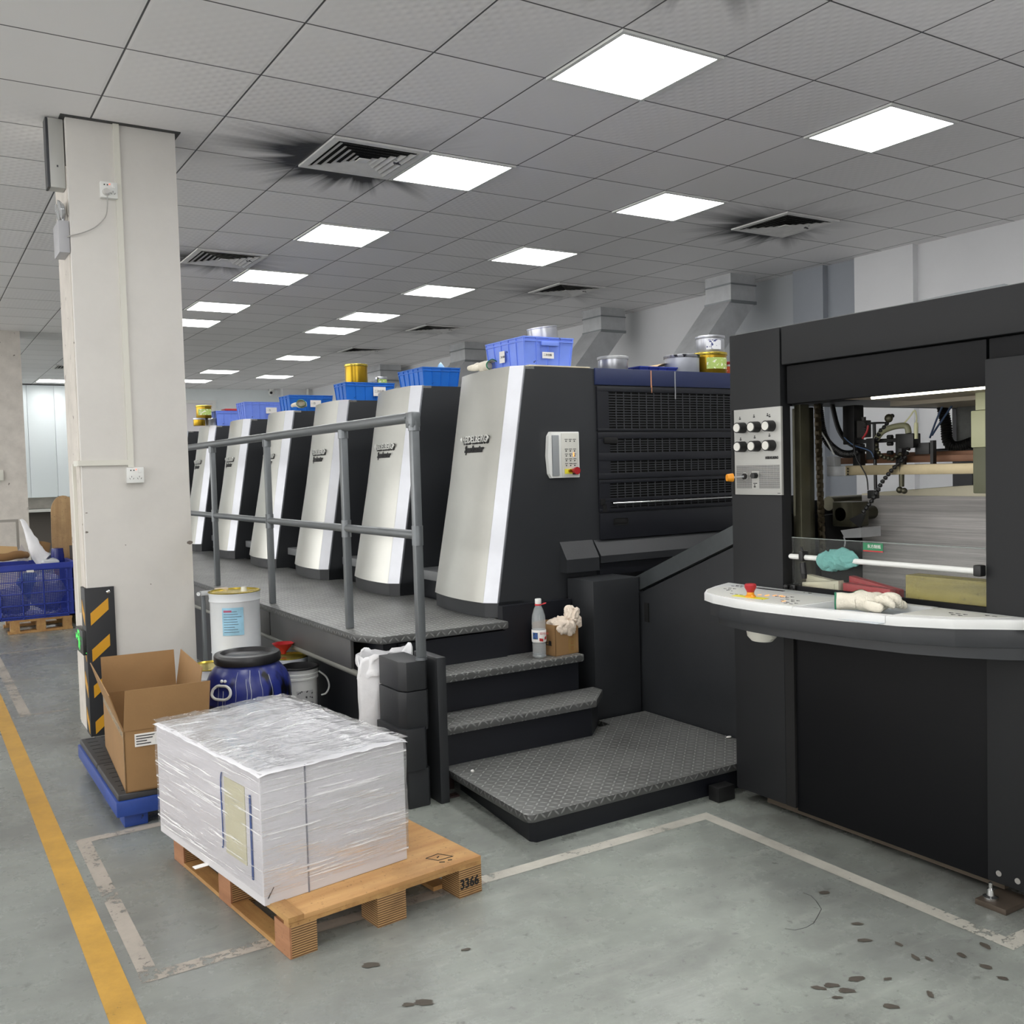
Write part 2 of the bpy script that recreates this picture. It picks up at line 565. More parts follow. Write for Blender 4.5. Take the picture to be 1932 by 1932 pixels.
def wrap_mat(name, streaky=True):
    m = bpy.data.materials.new(name); m.use_nodes = True; MATS[name] = m
    g = G(m); nt = m.node_tree
    nt.nodes.remove(nt.nodes['Principled BSDF'])
    out = nt.nodes['Material Output']
    tc = g.n('ShaderNodeTexCoord'); o = tc.outputs['Object']
    def streak(rot, sc, s):
        mp = g.n('ShaderNodeMapping'); mp.inputs['Rotation'].default_value = rot; mp.inputs['Scale'].default_value = sc
        g.link(o, mp.inputs[0])
        return g.noise(mp.outputs[0], s, 4, .6)
    if streaky:
        a = streak((.0, -.16, 0), (1.6, 1.6, 46), 1.5)
        c = streak((.22, .0, 0), (2.2, 2.2, 70), 1.7)
    else:
        a = streak((0, 0, .5), (3, 30, 3), 1.7)
        c = streak((0, 0, -.25), (4, 26, 4), 1.5)
    f = g.noise(o, 14., 5, .6)
    hh = g.m('ADD', g.m('MULTIPLY', a, .6), g.m('ADD', g.m('MULTIPLY', c, .5), g.m('MULTIPLY', f, .35 if streaky else .5)))
    nrm = g.bump(hh, .5 if streaky else .9, .009 if streaky else .012)
    gl = g.n('ShaderNodeBsdfGlossy'); gl.inputs['Roughness'].default_value = .16 if streaky else .09; gl.inputs[0].default_value = (1, 1, 1, 1)
    g.link(nrm, gl.inputs['Normal'])
    tr = g.n('ShaderNodeBsdfTransparent'); tr.inputs[0].default_value = (.97, .97, .98, 1)
    df = g.n('ShaderNodeBsdfDiffuse'); df.inputs[0].default_value = (.97, .97, .98, 1)
    g.link(nrm, df.inputs['Normal'])
    fr = g.n('ShaderNodeFresnel'); fr.inputs[0].default_value = 1.55; g.link(nrm, fr.inputs['Normal'])
    m1 = g.n('ShaderNodeMixShader'); 
    g.link(g.m('MULTIPLY_ADD', fr.outputs[0], .5 if streaky else 1.2, .03 if streaky else .12, clamp=True), m1.inputs[0]); g.link(tr.outputs[0], m1.inputs[1]); g.link(gl.outputs[0], m1.inputs[2])
    fold = g.rng(g.m('MULTIPLY', g.m('ADD', a, c), .5), .54, .60 if streaky else .66, 0., .7 if streaky else .55)  # white film at folds, doubling as streak highlights painted in diffuse white
    m2 = g.n('ShaderNodeMixShader')
    g.link(fold, m2.inputs[0]); g.link(m1.outputs[0], m2.inputs[1]); g.link(df.outputs[0], m2.inputs[2])
    g.link(m2.outputs[0], out.inputs[0])
    return m

# palette
WHITE = M('white_plastic', (226, 227, 224), .35)
CREAM = M('cream_plastic', (214, 212, 202), .4)
PLASTER = M('column_plaster', (210, 207, 202), .75, var=.05, vs=2.2, bump=.12, bs=14, spots=((168, 164, 158), 16., .79))
PLASTER_OLD = M('old_plaster', (204, 198, 190), .8, var=.12, vs=6, bump=.2, bs=20, spots=((120, 112, 104), 13., .68))
WALL = M('wall_paint', (222, 223, 225), .8, var=.03, vs=1.5)
BWALL = M('back_wall_paint', (236, 242, 243), .8, var=.03, vs=1.5)
GREYWALL = M('grey_column_paint', (150, 155, 162), .7, var=.04, vs=2)
DARK = M('charcoal_enamel', (44, 46, 49), .42, var=.10, vs=1.6, bump=.03, bs=200)
DARK2 = M('charcoal_enamel_worn', (40, 42, 45), .5, var=.22, vs=2.4, bump=.05, bs=120)
NAVYBLK = M('blue_black_enamel', (20, 22, 29), .45, var=.12, vs=2)
BLACK = M('black_plastic', (20, 20, 21), .45)
VOID = M('black_interior', (8, 8, 9), .8)
NAVY = M('navy_enamel', (36, 46, 82), .4, var=.12, vs=4)
SILVER = M('brushed_aluminium', (206, 206, 200), .36, .75, var=.07, vs=1.2, stretch=(1, 1, 1.5))
SILVER2 = M('aluminium_edge_trim', (200, 202, 208), .42, .8, var=.05, vs=5)
STEEL = M('galvanised_steel', (186, 188, 190), .42, .3, var=.14, vs=5)
CHROME = M('polished_chrome', (215, 216, 216), .15, 1.)
PIPE = M('grey_painted_pipe', (112, 116, 119), .33, .45, var=.05, vs=10)
GUN = M('oily_machine_metal', (82, 80, 66), .38, .7, var=.2, vs=8)
RED = M('red_plastic', (168, 30, 38), .4)
YELLOW = M('yellow_plastic', (226, 176, 30), .4)
GREEN = M('green_plastic', (24, 112, 78), .4)
ORANGE = M('orange_paint', (206, 84, 34), .5)
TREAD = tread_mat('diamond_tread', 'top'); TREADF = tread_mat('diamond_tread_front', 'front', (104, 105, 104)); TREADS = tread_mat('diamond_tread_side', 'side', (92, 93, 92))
CARD = M('brown_cardboard', (150, 116, 76), .8, var=.07, vs=5, bump=.05, bs=90)
CARD_D = M('dark_cardboard', (132, 98, 62), .85, var=.12, vs=5, bump=.08, bs=60)
PAPERW = M('white_paper', (232, 230, 226), .8)
INK = M('black_ink', (24, 24, 26), .6)
INKB = M('blue_ink', (48, 78, 140), .6)
INKR = M('red_ink', (170, 36, 36), .6)
COTTON = M('cotton_knit', (228, 222, 206), .95, var=.08, vs=20, bump=.5, bs=260)
TIN = M('silver_tin', (186, 188, 194), .32, .85, var=.06, vs=14)
GOLD = M('gold_tin', (176, 142, 42), .28, .9, var=.06, vs=14)
GOLDLID = M('gold_lid', (206, 184, 82), .25, .8)
PAILW = M('pale_pail_enamel', (214, 218, 222), .3, var=.03, vs=6)
CR_A = M('periwinkle_crate_plastic', (118, 146, 236), .42, var=.07, vs=6, spots=((24, 26, 60), 26., .70))
CR_B = M('azure_crate_plastic', (22, 108, 206), .42, var=.08, vs=6, spots=((14, 30, 74), 26., .71))
CR_N = M('royal_blue_crate_plastic', (44, 62, 158), .42, var=.08, vs=5)
DRUMB = M('navy_drum_plastic', (34, 46, 122), .3, var=.14, vs=4, stretch=(1, 1, .35), spots=((14, 14, 18), 7., .60))
LAMPM = bpy.data.materials.new('led_diffuser'); LAMPM.use_nodes = True
_b = LAMPM.node_tree.nodes['Principled BSDF']
_b.inputs['Base Color'].default_value = (.9, .9, .9, 1)
_b.inputs['Emission Color'].default_value = (1., .995, .98, 1); _b.inputs['Emission Strength'].default_value = LAMP
GLASS = M('clear_acrylic', (235, 240, 238), .03, trans=0., spec=.5, alpha=.05)
WOODX = wood_mat('plywood_face', (212, 168, 112), (182, 134, 82), 'x')
WOODE = wood_mat('pine_edge', (196, 156, 98), (158, 112, 66), 'y')
WOODR = wood_mat('reddish_block_face', (178, 128, 92), (146, 98, 66), 'y', 1.4)
PLY = ply_mat('plywood_layers')
PAPER_E = paper_edge_mat('paper_stack_edges', (218, 216, 219), var=.06)
PILE_E = paper_edge_mat('paper_pile_edges', (206, 203, 200), var=.30)

# ------------------------------------------------------------------ structure
XL, XR, YB, YF = -9.0, 4.95, -7.0, 17.5
o = B().grid((XL, YB, 0), (XR - XL + .3, 0, 0), (0, YF - YB + .6, 0), 1, 1).build('floor', floor_mat(), norm=False); struct(o)
o = B().box(XL, XR + .3, YB, YF + .6, CEIL, CEIL + .05).build('ceiling', ceiling_mat(), flat=True); struct(o)
o = B().box(XR, XR + .15, YB, YF + .6, 0, CEIL).build('wall_right', WALL, flat=True); struct(o)
o = B().box(XL, XR, YF + .1, YF + .25, 0, CEIL).build('wall_far', BWALL, flat=True); struct(o)
# unseen left and back walls get added window openings, sized to brighten the hall
b = B(); b.box(XL - .15, XL, YB, YF, 0, .7).box(XL - .15, XL, YB, YF, 3.0, CEIL)
for k in range(9): b.box(XL - .15, XL, YB + k * 3.0, YB + k * 3.0 + .3, .7, 3.0)
struct(b.build('wall_left', WALL, flat=True))
b = B(); b.box(XL, XR, YB - .15, YB, 0, .9).box(XL, XR, YB - .15, YB, 2.8, CEIL)
b.box(XL, -4.5, YB - .15, YB, .9, 2.8).box(-1.5, XR, YB - .15, YB, .9, 2.8)
struct(b.build('wall_back', WALL, flat=True))
# wall features
struct(B().box(4.88, XR, 2.08, 2.70, 0, CEIL).build('trim_1', WALL, flat=True))          # pilaster
struct(B().box(4.93, 4.952, 2.70, 3.05, 0, CEIL).build('trim_2', GREYWALL, flat=True))
struct(B().box(4.86, XR, 3.05, 3.42, 0, CEIL).build('trim_3', GREYWALL, flat=True))
struct(B().box(4.93, 4.952, 3.42, 4.6, 0, CEIL).build('trim_4', M('wall_panel_grey', (176, 180, 184), .7), flat=True))
struct(B().box(4.3, 4.95, 17.2, 17.62, 0, CEIL).build('trim_5', WALL, flat=True))
b = B(); b.box(1.4, 2.94, 17.53, 17.6, 2.93, 3.0).box(2.87, 2.94, 17.53, 17.6, 0, 2.93)
d1 = struct(b.build('door_1', WHITE, flat=True))
B().box(1.4, 2.87, 17.57, 17.6, 0, 2.93).build('door_leaf', M('white_door', (226, 222, 224), .5), d1, flat=True)

def floorline(name, pts, wd, mat):
    b = B()
    for q_, ((x0, y0), (x1, y1)) in enumerate(zip(pts, pts[1:])):
        LZ = .0006 + .0004 * q_ + .00013 * (tk % 5)
        d = Vector((x1 - x0, y1 - y0)).normalized() * wd / 2; n = Vector((-d.y, d.x))
        if q_: x0 += 2 * d.x; y0 += 2 * d.y
        b.quad((x0 - d.x - n.x, y0 - d.y - n.y, LZ), (x1 + d.x - n.x, y1 + d.y - n.y, LZ), (x1 + d.x + n.x, y1 + d.y + n.y, LZ), (x0 - d.x + n.x, y0 - d.y + n.y, LZ))
    return b
PW = paint_mat('worn_white_floor_paint', (206, 203, 192), .60)
PW2 = paint_mat('faded_white_floor_paint', (176, 168, 158), .57)
PY = paint_mat('worn_yellow_floor_paint', (204, 158, 68), .66)
tk = 6
for pts, wd, mt in (([(-2.285, -2.6), (-2.285, 12.)], .078, PY),
                    ([(-2.19, -.56), (-2.19, .64), (-1.75, .66)], .05, PW2), ([(-2.19, -.56), (-1.05, -.55)], .055, PW2),
                    ([(-1.10, -.55), (-.12, -.55), (-.13, -1.78), (.75, -1.80)], .055, PW),
                    ([(-2.17, 3.0), (-2.17, 6.2)], .06, PW2), ([(-2.17, 3.0), (-1.95, 3.0)], .03, PW2),
                    ([(-2.17, 4.15), (-1.2, 4.15)], .035, PW2), ([(-2.17, 5.4), (-1.2, 5.5)], .035, PW2)):
    struct(floorline('l', pts, wd, mt).build('trim_%d' % tk, mt, norm=False, flat=True)); tk += 1

# floor stains: dried mud spots, one patch of small marks
b = B()
for (x, y, a, ang) in [(-.377, -1.463, .024, -.6), (-.443, -1.538, .026, -.6), (-.382, -1.607, .020, 1.4), (-.409, -1.679, .022, 1.2), (-.386, -1.705, .019, 1.4), (-.296, -1.744, .021, 1.3), (-.197, -1.748, .028, 1.2), (-.301, -1.816, .024, -1.3), (-.32, -1.875, .020, -1.1), (-.29, -1.267, .026, -.5), (-.746, -1.635, .024, -.9), (-.71, -1.645, .028, -.6), (-.699, -1.684, .030, -.7), (-.632, -1.661, .034, -.3), (-.744, -1.692, .018, -.6), (-.565, -1.708, .018, -.3), (-.669, -1.794, .028, -.8), (-.54, -1.816, .022, .9), (-1.662, -.854, .038, -.4), (-1.626, -1.11, .036, -.5), (-1.664, -1.095, .024, -.5), (-1.40, -.93, .02, -.3)]:
    ps = []
    for k in range(14):
        t = 2 * PI * k / 14
        r = a * (.75 + .35 * noise.noise(Vector((math.cos(t) * 1.5, math.sin(t) * 1.5, x * 9))))
        px, py = math.cos(t) * r, math.sin(t) * r * .5
        ps.append((x + px * math.cos(ang) - py * math.sin(ang), y + px * math.sin(ang) + py * math.cos(ang), .002))
    b.quad(*ps)
fl = bpy.data.objects['floor']
b.build('mud_spots', M('dried_mud', (78, 72, 64), .7, var=.2, vs=30), fl, flat=True, norm=False)
b = B()
ck = [(-.341, -1.226), (-.338, -1.256), (-.354, -1.29), (-.384, -1.336), (-.435, -1.364), (-.476, -1.385), (-.515, -1.39), (-.553, -1.383), (-.57, -1.359)]
b.tube([(x, y, -.0006) for x, y in ck], .0014, 5, smooth=False)
b.build('crack', INK, fl)

# ------------------------------------------------------------------ columns
struct(B().box(-1.92, -1.372, 2.165, 2.62, 0, CEIL, .004).build('trim_20', PLASTER))
b = B(); b.box(-1.945, -1.347, 2.14, 2.645, CEIL - .006, CEIL)
struct(b.build('trim_21', M('column_gap_trim', (60, 60, 60), .6), flat=True))
struct(B().box(-2.03, -1.43, 10.15, 10.75, 0, CEIL).build('trim_22', PLASTER_OLD, flat=True))
# rough old plaster strip running down the left face of the near column
struct(B().box(-1.924, -1.92, 2.20, 2.61, .02, 3.0).build('trim_23', PLASTER_OLD, flat=True))

# ------------------------------------------------------------------ ceiling lights
def light_thing(label):
    t = thing('ceiling_light', label, 'ceiling light', (0, 0, CEIL - .012), 0, 'square panel lights in the ceiling')
    b = B()
    for s in (-1, 1):
        b.box(-.297, .297, s * .285 - .011, s * .285 + .011, CEIL - .012, CEIL - .001)
        b.box(s * .285 - .011, s * .285 + .011, -.274, .274, CEIL - .012, CEIL - .001)
    b.build('frame', WHITE, t, flat=True)
    b = B(); b.box(-.274, .274, -.274, .274, CEIL - .010, CEIL - .002)
    b.build('diffuser', LAMPM, t, flat=True)
    return t
LROW = {0: 'left row above the press', 3: 'right row above the press'}
ordn = ['nearest', 'second', 'third', 'fourth', 'fifth', 'sixth']
L0 = None
def place_light(j, i, label, ry=False):
    global L0
    if L0 is None: L0 = light_thing(label); t = L0
    else: t = dup(L0)
    t['label'] = label
    t.location = (j * .6 + .3, i * .6 + .3, CEIL - .012)
for j, nm in ((0, 'left'), (3, 'right')):
    for k, i in enumerate([0, 3, 6, 9, 12, 14]):
        place_light(j, i, 'glowing white square ceiling panel, %s from the camera in the %s row of lights' % (ordn[k], nm))
place_light(4, 19, 'white ceiling panel far back above the third press cover, nearest of the distant four')
place_light(5, 24, 'white ceiling panel at the far right end of the distant ceiling near the dome camera')
place_light(3, 23, 'glowing white square ceiling panel far back, just above the farthest partly hidden panel')
place_light(3, 26, 'farthest glowing ceiling panel, partly hidden by the column, just before the far wall')
place_light(-1, 27, 'glowing ceiling panel seen left of the near column in front of the white cupboards')
# other rows of the same room, outside the picture, lit as well
HL = []
for (j, i) in [(-4, -6), (-4, -3), (-4, 0), (0, -3), (0, -6), (3, -3), (3, -6), (-8, -6), (-8, -1), (-8, 4), (-8, 9), (-6, 14), (-6, 20), (-11, 0), (-11, 10), (-11, -6), (0,-9), (-4,-9), (4, -9)]:
    place_light(j, i, 'white square ceiling panel over the aisle', True)

# ------------------------------------------------------------------ ceiling vents
def vent_thing():
    t = thing('ceiling_vent', 'v', 'air vent', (0, 0, CEIL - .02), 0, 'square air diffusers in the ceiling')
    V = M('vent_white', (226, 225, 223), .5, var=.10, vs=8, spots=((50, 50, 54), 7., .66))
    b = B()
    for s in (-1, 1):
        b.box(-.295, .295, s * .272 - .022, s * .272 + .022, CEIL - .012, CEIL - .001)
        b.box(s * .272 - .022, s * .272 + .022, -.25, .25, CEIL - .012, CEIL - .001)
    b.build('frame', V, t, flat=True)
    B().box(-.25, .25, -.25, .25, CEIL - .003, CEIL - .001).build('duct_opening', VOID, t, flat=True)
    b = B()
    for k, r in enumerate((.212, .168, .124, .080, .042)):
        z0 = CEIL - .008; z1 = CEIL - .017; r2 = r + .026
        for q in range(4):
            a = q * PI / 2
            R = Matrix.Rotation(a, 3, 'Z')
            p = [R @ Vector(v) for v in ((-r, -r, z0), (r, -r, z0), (r2, -r2, z1), (-r2, -r2, z1))]
            p2 = [v + Vector((0, 0, .003)) for v in p]
            b.quad(*p); b.quad(*p2[::-1])
    b.box(-.035, .035, -.035, .035, CEIL - .018, CEIL - .012)
    b.build('louvres', V, t, flat=True)
    return t
vt = vent_thing()
vlabels = ['soot-ringed square ceiling vent touching the second panel light', 'square ceiling vent beside the column, left of the third panel light', 'square ceiling vent with black smudges above the tall near feeder tower',
           'dusty square ceiling vent above the largest blue crate', 'small distant ceiling vent above the azure crate, left of the duct', 'faint farthest ceiling vent near the distant panel lights', None, 'small ceiling vent seen left of the near column']
first = True
for (vx, vy, st), lb in zip(VENTS, vlabels):
    if lb is None: continue
    t = vt if first else dup(vt); first = False
    t['label'] = lb
    t.location = (vx, vy, CEIL - .02)

# ------------------------------------------------------------------ press units
def cover_pt(y, z):
    """x of the silver cover at distance y behind its near edge (0..0.62) and height z"""
    t = (z - .69) / (1.882 - .69)
    x0 = -.255 + (-.059 + .255) * t
    e = .055
    if y < e: return x0 - .048 * (y / e)
    s = (y - e) / (.62 - e)
    bow = 4 * s * (1 - s) * .030
    return x0 - .048 - bow + s * .042 * (1 if t > .5 else .6 + .8 * t) - .0 * s

def unit_body(x_front=-.059):
    pass

def make_unit(label, first=False):
    t = thing('printing_unit', label, 'printing press unit', (.8, .3, .4), 0, 'printing units in the press line')
    # body : side profile in x-z extruded along y
    b = B()
    prof = [(-.055, 1.880), (-.250, .69), (-.252, .636), (-.15, .636), (-.15, .40), (1.68, .40), (1.68, 1.880)]
    b.prism(prof, 'y', 0, .62)
    b.build('body', DARK, t)
    # recess between units
    B().box(.5, 1.6, .62, 1.118, .40, 1.72).build('inner_housing', NAVYBLK, t, flat=True)
    b = B(); b.box(-.16, .5, .62, 1.118, .74, .795, .006)
    b.build('step_board', M('grey_step_board', (118, 120, 122), .5, .2, var=.1, vs=6), t)
    b = B(); b.box(-.10, .5, .62, 1.118, .40, .74)
    b.build('step_riser', DARK, t, flat=True)
    # silver bowed cover
    def shell(ys, off, name, mat, z0=.71, z1=1.884):
        b = B(); nz = 10
        rows = []
        for y in ys:
            rows.append([b.bm.verts.new((cover_pt(y, z0 + (z1 - z0) * k / nz) - off, y, z0 + (z1 - z0) * k / nz)) for k in range(nz + 1)])
        back = []
        for y in ys:
            back.append([b.bm.verts.new((cover_pt(y, z0 + (z1 - z0) * k / nz) - off + .012, y, z0 + (z1 - z0) * k / nz)) for k in range(nz + 1)])
        for i in range(len(ys) - 1):
            for k in range(nz):
                b.bm.faces.new((rows[i][k], rows[i][k + 1], rows[i + 1][k + 1], rows[i + 1][k]))
                b.bm.faces.new((back[i][k], back[i + 1][k], back[i + 1][k + 1], back[i][k + 1]))
            for k in (0, nz):
                b.bm.faces.new((rows[i][k], rows[i + 1][k], back[i + 1][k], back[i][k]))
        for i in (0, len(ys) - 1):
            for k in range(nz):
                b.bm.faces.new((rows[i][k], back[i][k], back[i][k + 1], rows[i][k + 1]))
        return b.build(name, mat, t, ang=12)
    ys = [.055 + (.62 - .055) * k / 14 for k in range(15)]
    cv = shell(ys, .004, 'front_cover', SILVER)
    shell([0.0, .055], .003, 'edge_trim', SILVER2)
    # cap closing the top between cover and body
    b = B()
    pts = [(cover_pt(y, 1.882), y) for y in [0, .055, .15, .25, .34, .43, .52, .62]] + [(.0, .62), (.0, 0)]
    b.prism(pts, 'z', 1.868, 1.881)
    b.build('top_cap', M('cover_cap_white', (206, 206, 200), .5), t, flat=True)
    # dark foot under the cover
    b = B()
    pts = [(cover_pt(y, .70) + .006, y) for y in [0, .055, .15, .25, .34, .43, .52, .62]] + [(-.1, .62), (-.1, 0)]
    b.prism(pts, 'z', .637, .712)
    b.build('kick_base', DARK, t, ang=20)
    # badge
    z = 1.517; up = (.165, 0, 1)
    def bend(o, off, zb=1.515):
        P0 = Vector((.8, .3, .4))
        zs = [v.co.x for v in o.data.vertices]
        for v in o.data.vertices:
            w_ = v.co + P0
            base = base_x + (w_.z - zb) * .165
            lift = base - w_.x
            v.co.x = cover_pt(min(.6, max(.056, w_.y)), w_.z) - .004 - off - lift * .8 - P0.x
    base_x = 0.
    yc = .30
    x = cover_pt(yc, z) - .012
    bd = text('maker_badge', 'HEIDELBERG', .052, M('badge_silver', (226, 226, 222), .3, .6), (0, yc + .145, 1.512), (0.0, -1, 0), up, t, depth=.003, bold=.0010, width=.275)
    bend(bd, .007, 1.512)
    for yy, sg in ((yc + .149, 1), (yc - .136, -1)):
        xx = cover_pt(yy, 1.53) - .014
        b = B(); b.prism([(yy, 1.518), (yy, 1.548), (yy + sg * .018, 1.533)], 'x', xx - .002, xx + .003)
        b.build('badge_tip', M('badge_silver', (226, 226, 222), .3, .6), t, flat=True)
    bd = text('badge_shadow', 'HEIDELBERG', .052, INK, (0, yc + .139, 1.506), (0.0, -1, 0), up, t, depth=.001, bold=.0032, width=.282)  # dark offset copy of the letters: their shadow painted as black text
    bend(bd, .0015, 1.507)
    bd = text('model_lettering', 'Speedmaster', .050, INK, (0, yc + .112, 1.462), (0.0, -1, 0), up, t, depth=.002, shear=.25, bold=.0018, width=.215)
    bend(bd, .003, 1.462)
    return t
U_Y = [.76, 1.885, 3.025, 4.155, 5.30, 6.45, 7.6]
ulab = ['nearest tall press unit with silver front, black louvred end wall and navy top band', 'second press unit, silver front partly behind the end post of the handrail', 'third press unit from the feeder, under the gold-tin crate',
        'fourth press unit, its maker badge half hidden by a handrail post', 'fifth press unit, below the periwinkle crate with a white sticker', 'sixth and last press unit with a full silver front in view, beside the column',
        'farthest press housing, mostly hidden behind the near column']
u0 = make_unit(ulab[0])
for k, y in enumerate(U_Y):
    t = u0 if k == 0 else dup(u0)
    t.location = (.8, y + .3, .4)
    t['label'] = ulab[k]

# end wall on the nearest unit
u1 = u0
YE = .76
b = B()
b.box(.372, 1.68, YE - .012, YE, 1.797, 1.884, .002)
b.build('navy_top_band', NAVY, u1)
b = B(); b.box(.745, .750, YE - .015, YE - .012, 1.79, 1.88); b.box(.748, .752, YE - .0145, YE - .012, 1.76, 1.80)
b.build('ink_drip', M('orange_ink_drip', (214, 150, 110), .4), u1, flat=True)
b = B(); b.box(.915, .921, YE - .015, YE - .012, 1.73, 1.88)
b.build('ink_drip', M('grey_ink_drip', (150, 152, 156), .4), u1, flat=True)
def grille_door(z0, z1, holes, nm='louvred_door', xh=.455, handle=None):
    """door plate built of bars around rectangular grille fields"""
    y0, y1 = YE - .014, YE - .001
    b = B()
    x0, x1 = .380, 1.66
    edges = [z1] + [v for h in holes for v in (h[1], h[0])] + [z0]
    for k in range(0, len(edges), 2):
        b.box(x0, x1, y0, y1, edges[k + 1], edges[k], .0015)
    for (a, c) in holes:
        b.box(x0, xh, y0, y1, a, c)
    d = b.build(nm, NAVYBLK if nm != 'x' else DARK, u1)
    g = B()
    for (a, c) in holes:
        n = max(3, round((c - a) / .0135)); 
        for i in range(1, n):
            z = a + (c - a) * i / n
            g.box(xh, x1, y0 + .003, y1 - .004, z - .0016, z + .0016)
        k = 0
        x = xh + .052
        while x < x1:
            g.box(x - .002, x + .002, y0 + .003, y1 - .004, a, c)
            x += .052
        g.box(xh, x1, y1 - .001, y1 + .0005, a, c, mi=1)
    g.build('grille', [M('grille_bar_grey', (62, 64, 68), .45), VOID], d, flat=True)
    return d
grille_door(1.555, 1.790, [(1.568, 1.762)])
d = grille_door(1.303, 1.548, [(1.440, 1.515), (1.333, 1.397)], xh=.458)
b = B(); b.box(.415, .505, YE - .022, YE - .010, 1.488, 1.522, .008); b.build('handle_recess', VOID, d)
d = grille_door(1.128, 1.297, [(1.200, 1.280), (1.146, 1.182)], xh=.452)
b = B(); b.cyl((.46, YE - .022, 1.172), (1.64, YE - .022, 1.172), .0065, seg=12); b.build('chrome_rail', CHROME, d)
b = B(); b.box(.385, .415, YE - .018, YE - .012, 1.165, 1.20); b.box(.400, .425, YE - .018, YE - .012, 1.13, 1.17); b.build('latch', VOID, d, flat=True)
b = B(); b.box(.383, 1.66, YE - .014, YE - .001, .985, 1.122, .003)
d = b.build('plain_door', NAVYBLK, u1)
b = B(); b.box(.468, .565, YE - .018, YE - .008, 1.056, 1.094, .012); b.build('handle_recess', VOID, d)
b = B(); b.prism([(YE, .985), (YE - .062, .905), (YE - .062, .868), (YE, .868)], 'x', .345, 1.66)
b.build('sloping_ledge', DARK2, u1, ang=20)
b = B(); b.box(.36, 1.66, YE - .03, YE, .80, .862); b.build('ledge_underside', NAVYBLK, u1, flat=True)
b = B(); b.prism([(YE, .988), (YE - .060, .900), (YE - .060, .832), (YE, .832)], 'x', .128, .335)
b.build('sloping_hood', DARK2, u1, ang=20)
# control panel on the dark side wall
cp = B(); cp.box(.071, .254, YE - .018, YE - .002, 1.317, 1.552, .004)
cp = cp.build('keypad_panel', WHITE, u1)
b = B(); b.box(.082, .124, YE - .024, YE - .017, 1.328, 1.535, .004); b.build('grip_recess', M('grip_grey', (150, 154, 156), .4), cp)
b = B(); b.prism([(.058, 1.34), (.050, 1.43), (.058, 1.53), (.073, 1.552), (.073, 1.317)], 'y', YE - .03, YE - .004); b.build('grip_edge', WHITE, cp, flat=True)
b = B(); b.box(.140, .246, YE - .0215, YE - .017, 1.325, 1.545, .001); b.build('key_field', M('key_field_grey', (206, 206, 198), .5), cp)
b = B()
for z, n in ((1.512, 3), (1.462, 3), (1.437, 3), (1.412, 3), (1.388, 3)):
    for k in range(n):
        x = .160 + k * .026
        b.box(x, x + .018, YE - .0235, YE - .021, z, z + .0025)
        b.box(x + .005, x + .011, YE - .0235, YE - .021, z - .011, z - .006)
b.build('key_marks', INK, cp, flat=True)
B().box(.212, .216, YE - .024, YE - .021, 1.425, 1.445).build('lit_key', M('orange_key_light', (255, 170, 80), .4, emit=(255, 150, 60), es=3.), cp, flat=True)
b = B(); b.box(.156, .246, YE - .0235, YE - .0205, 1.337, 1.362); b.build('warning_label', M('label_yellow', (228, 218, 60), .5), cp, flat=True)
b = B(); b.box(.205, .240, YE - .0245, YE - .0222, 1.332, 1.340); b.build('warning_text', INK, cp, flat=True)
b = B(); b.cyl((.207, YE - .02, 1.352), (.207, YE - .045, 1.352), .011); b.cyl((.207, YE - .045, 1.352), (.207, YE - .062, 1.352), .017, .019); b.build('stop_button', RED, cp)
b = B(); b.cyl((.185, YE - .02, 1.352), (.185, YE - .034, 1.352), .008); b.build('key_switch', GOLD, cp)
# ------------------------------------------------------------------ cabinet at the foot of unit, feed table cover
t = thing('side_cabinet', 'low charcoal box cabinet between the top step and the sloping feed cover', 'cabinet', (.30, .63, .115))
B().box(.156, .446, .52, .74, .08, .803, .004).build('body', DARK2, t)
t = thing('feed_table_cover', 'charcoal side cover with a sloping top edge between low cabinet and feeder', 'machine cover', (.48, .0, 0))
# lower panel, its upper edge rising towards the feeder
b = B(); b.prism([(.545, .02), (.545, .712), (-.476, 1.128), (-.476, .02)], 'x', .462, .48)
b.build('side_panel', DARK2, t, flat=True)
b = B(); b.prism([(.556, .722), (.556, .800), (-.476, 1.226), (-.476, 1.138)], 'x', .455, .485)
b.build('sloping_rail', M('sloping_rail_grey', (72, 76, 78), .4, .3, var=.2, vs=5, spots=((46, 34, 34), 7., .68)), t, flat=True)
B().box(.456, .463, .462, .494, .575, .672).build('slot_handle', VOID, t, flat=True)
b = B(); b.prism([(.556, .72), (.556, .78), (-.476, 1.20), (-.476, 1.14)], 'x', .5, 2.1)
b.build('feed_board', NAVYBLK, t, flat=True)
b = B()
for k in range(3): b.cyl((.55, .55 - .10 * k, .81 + .045 * k), (1.9, .55 - .10 * k, .81 + .045 * k), .012, seg=10)
b.build('roller', STEEL, t)

# ------------------------------------------------------------------ walkway
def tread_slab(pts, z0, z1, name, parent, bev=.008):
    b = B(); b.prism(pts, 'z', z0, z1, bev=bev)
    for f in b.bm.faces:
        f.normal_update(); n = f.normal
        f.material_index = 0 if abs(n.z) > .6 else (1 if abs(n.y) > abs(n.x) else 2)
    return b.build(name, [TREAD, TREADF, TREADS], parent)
t = thing('raised_walkway', 'raised walkway deck of diamond tread plate running along the press units', 'walkway', (-.6, 4.5, 0))
tread_slab([(-1.0, .80), (-.93, .645), (-.262, .645), (-.262, .775), (-.153, .775), (-.153, 9.0), (-1.0, 9.0)], .60, .636, 'deck_plate', t)
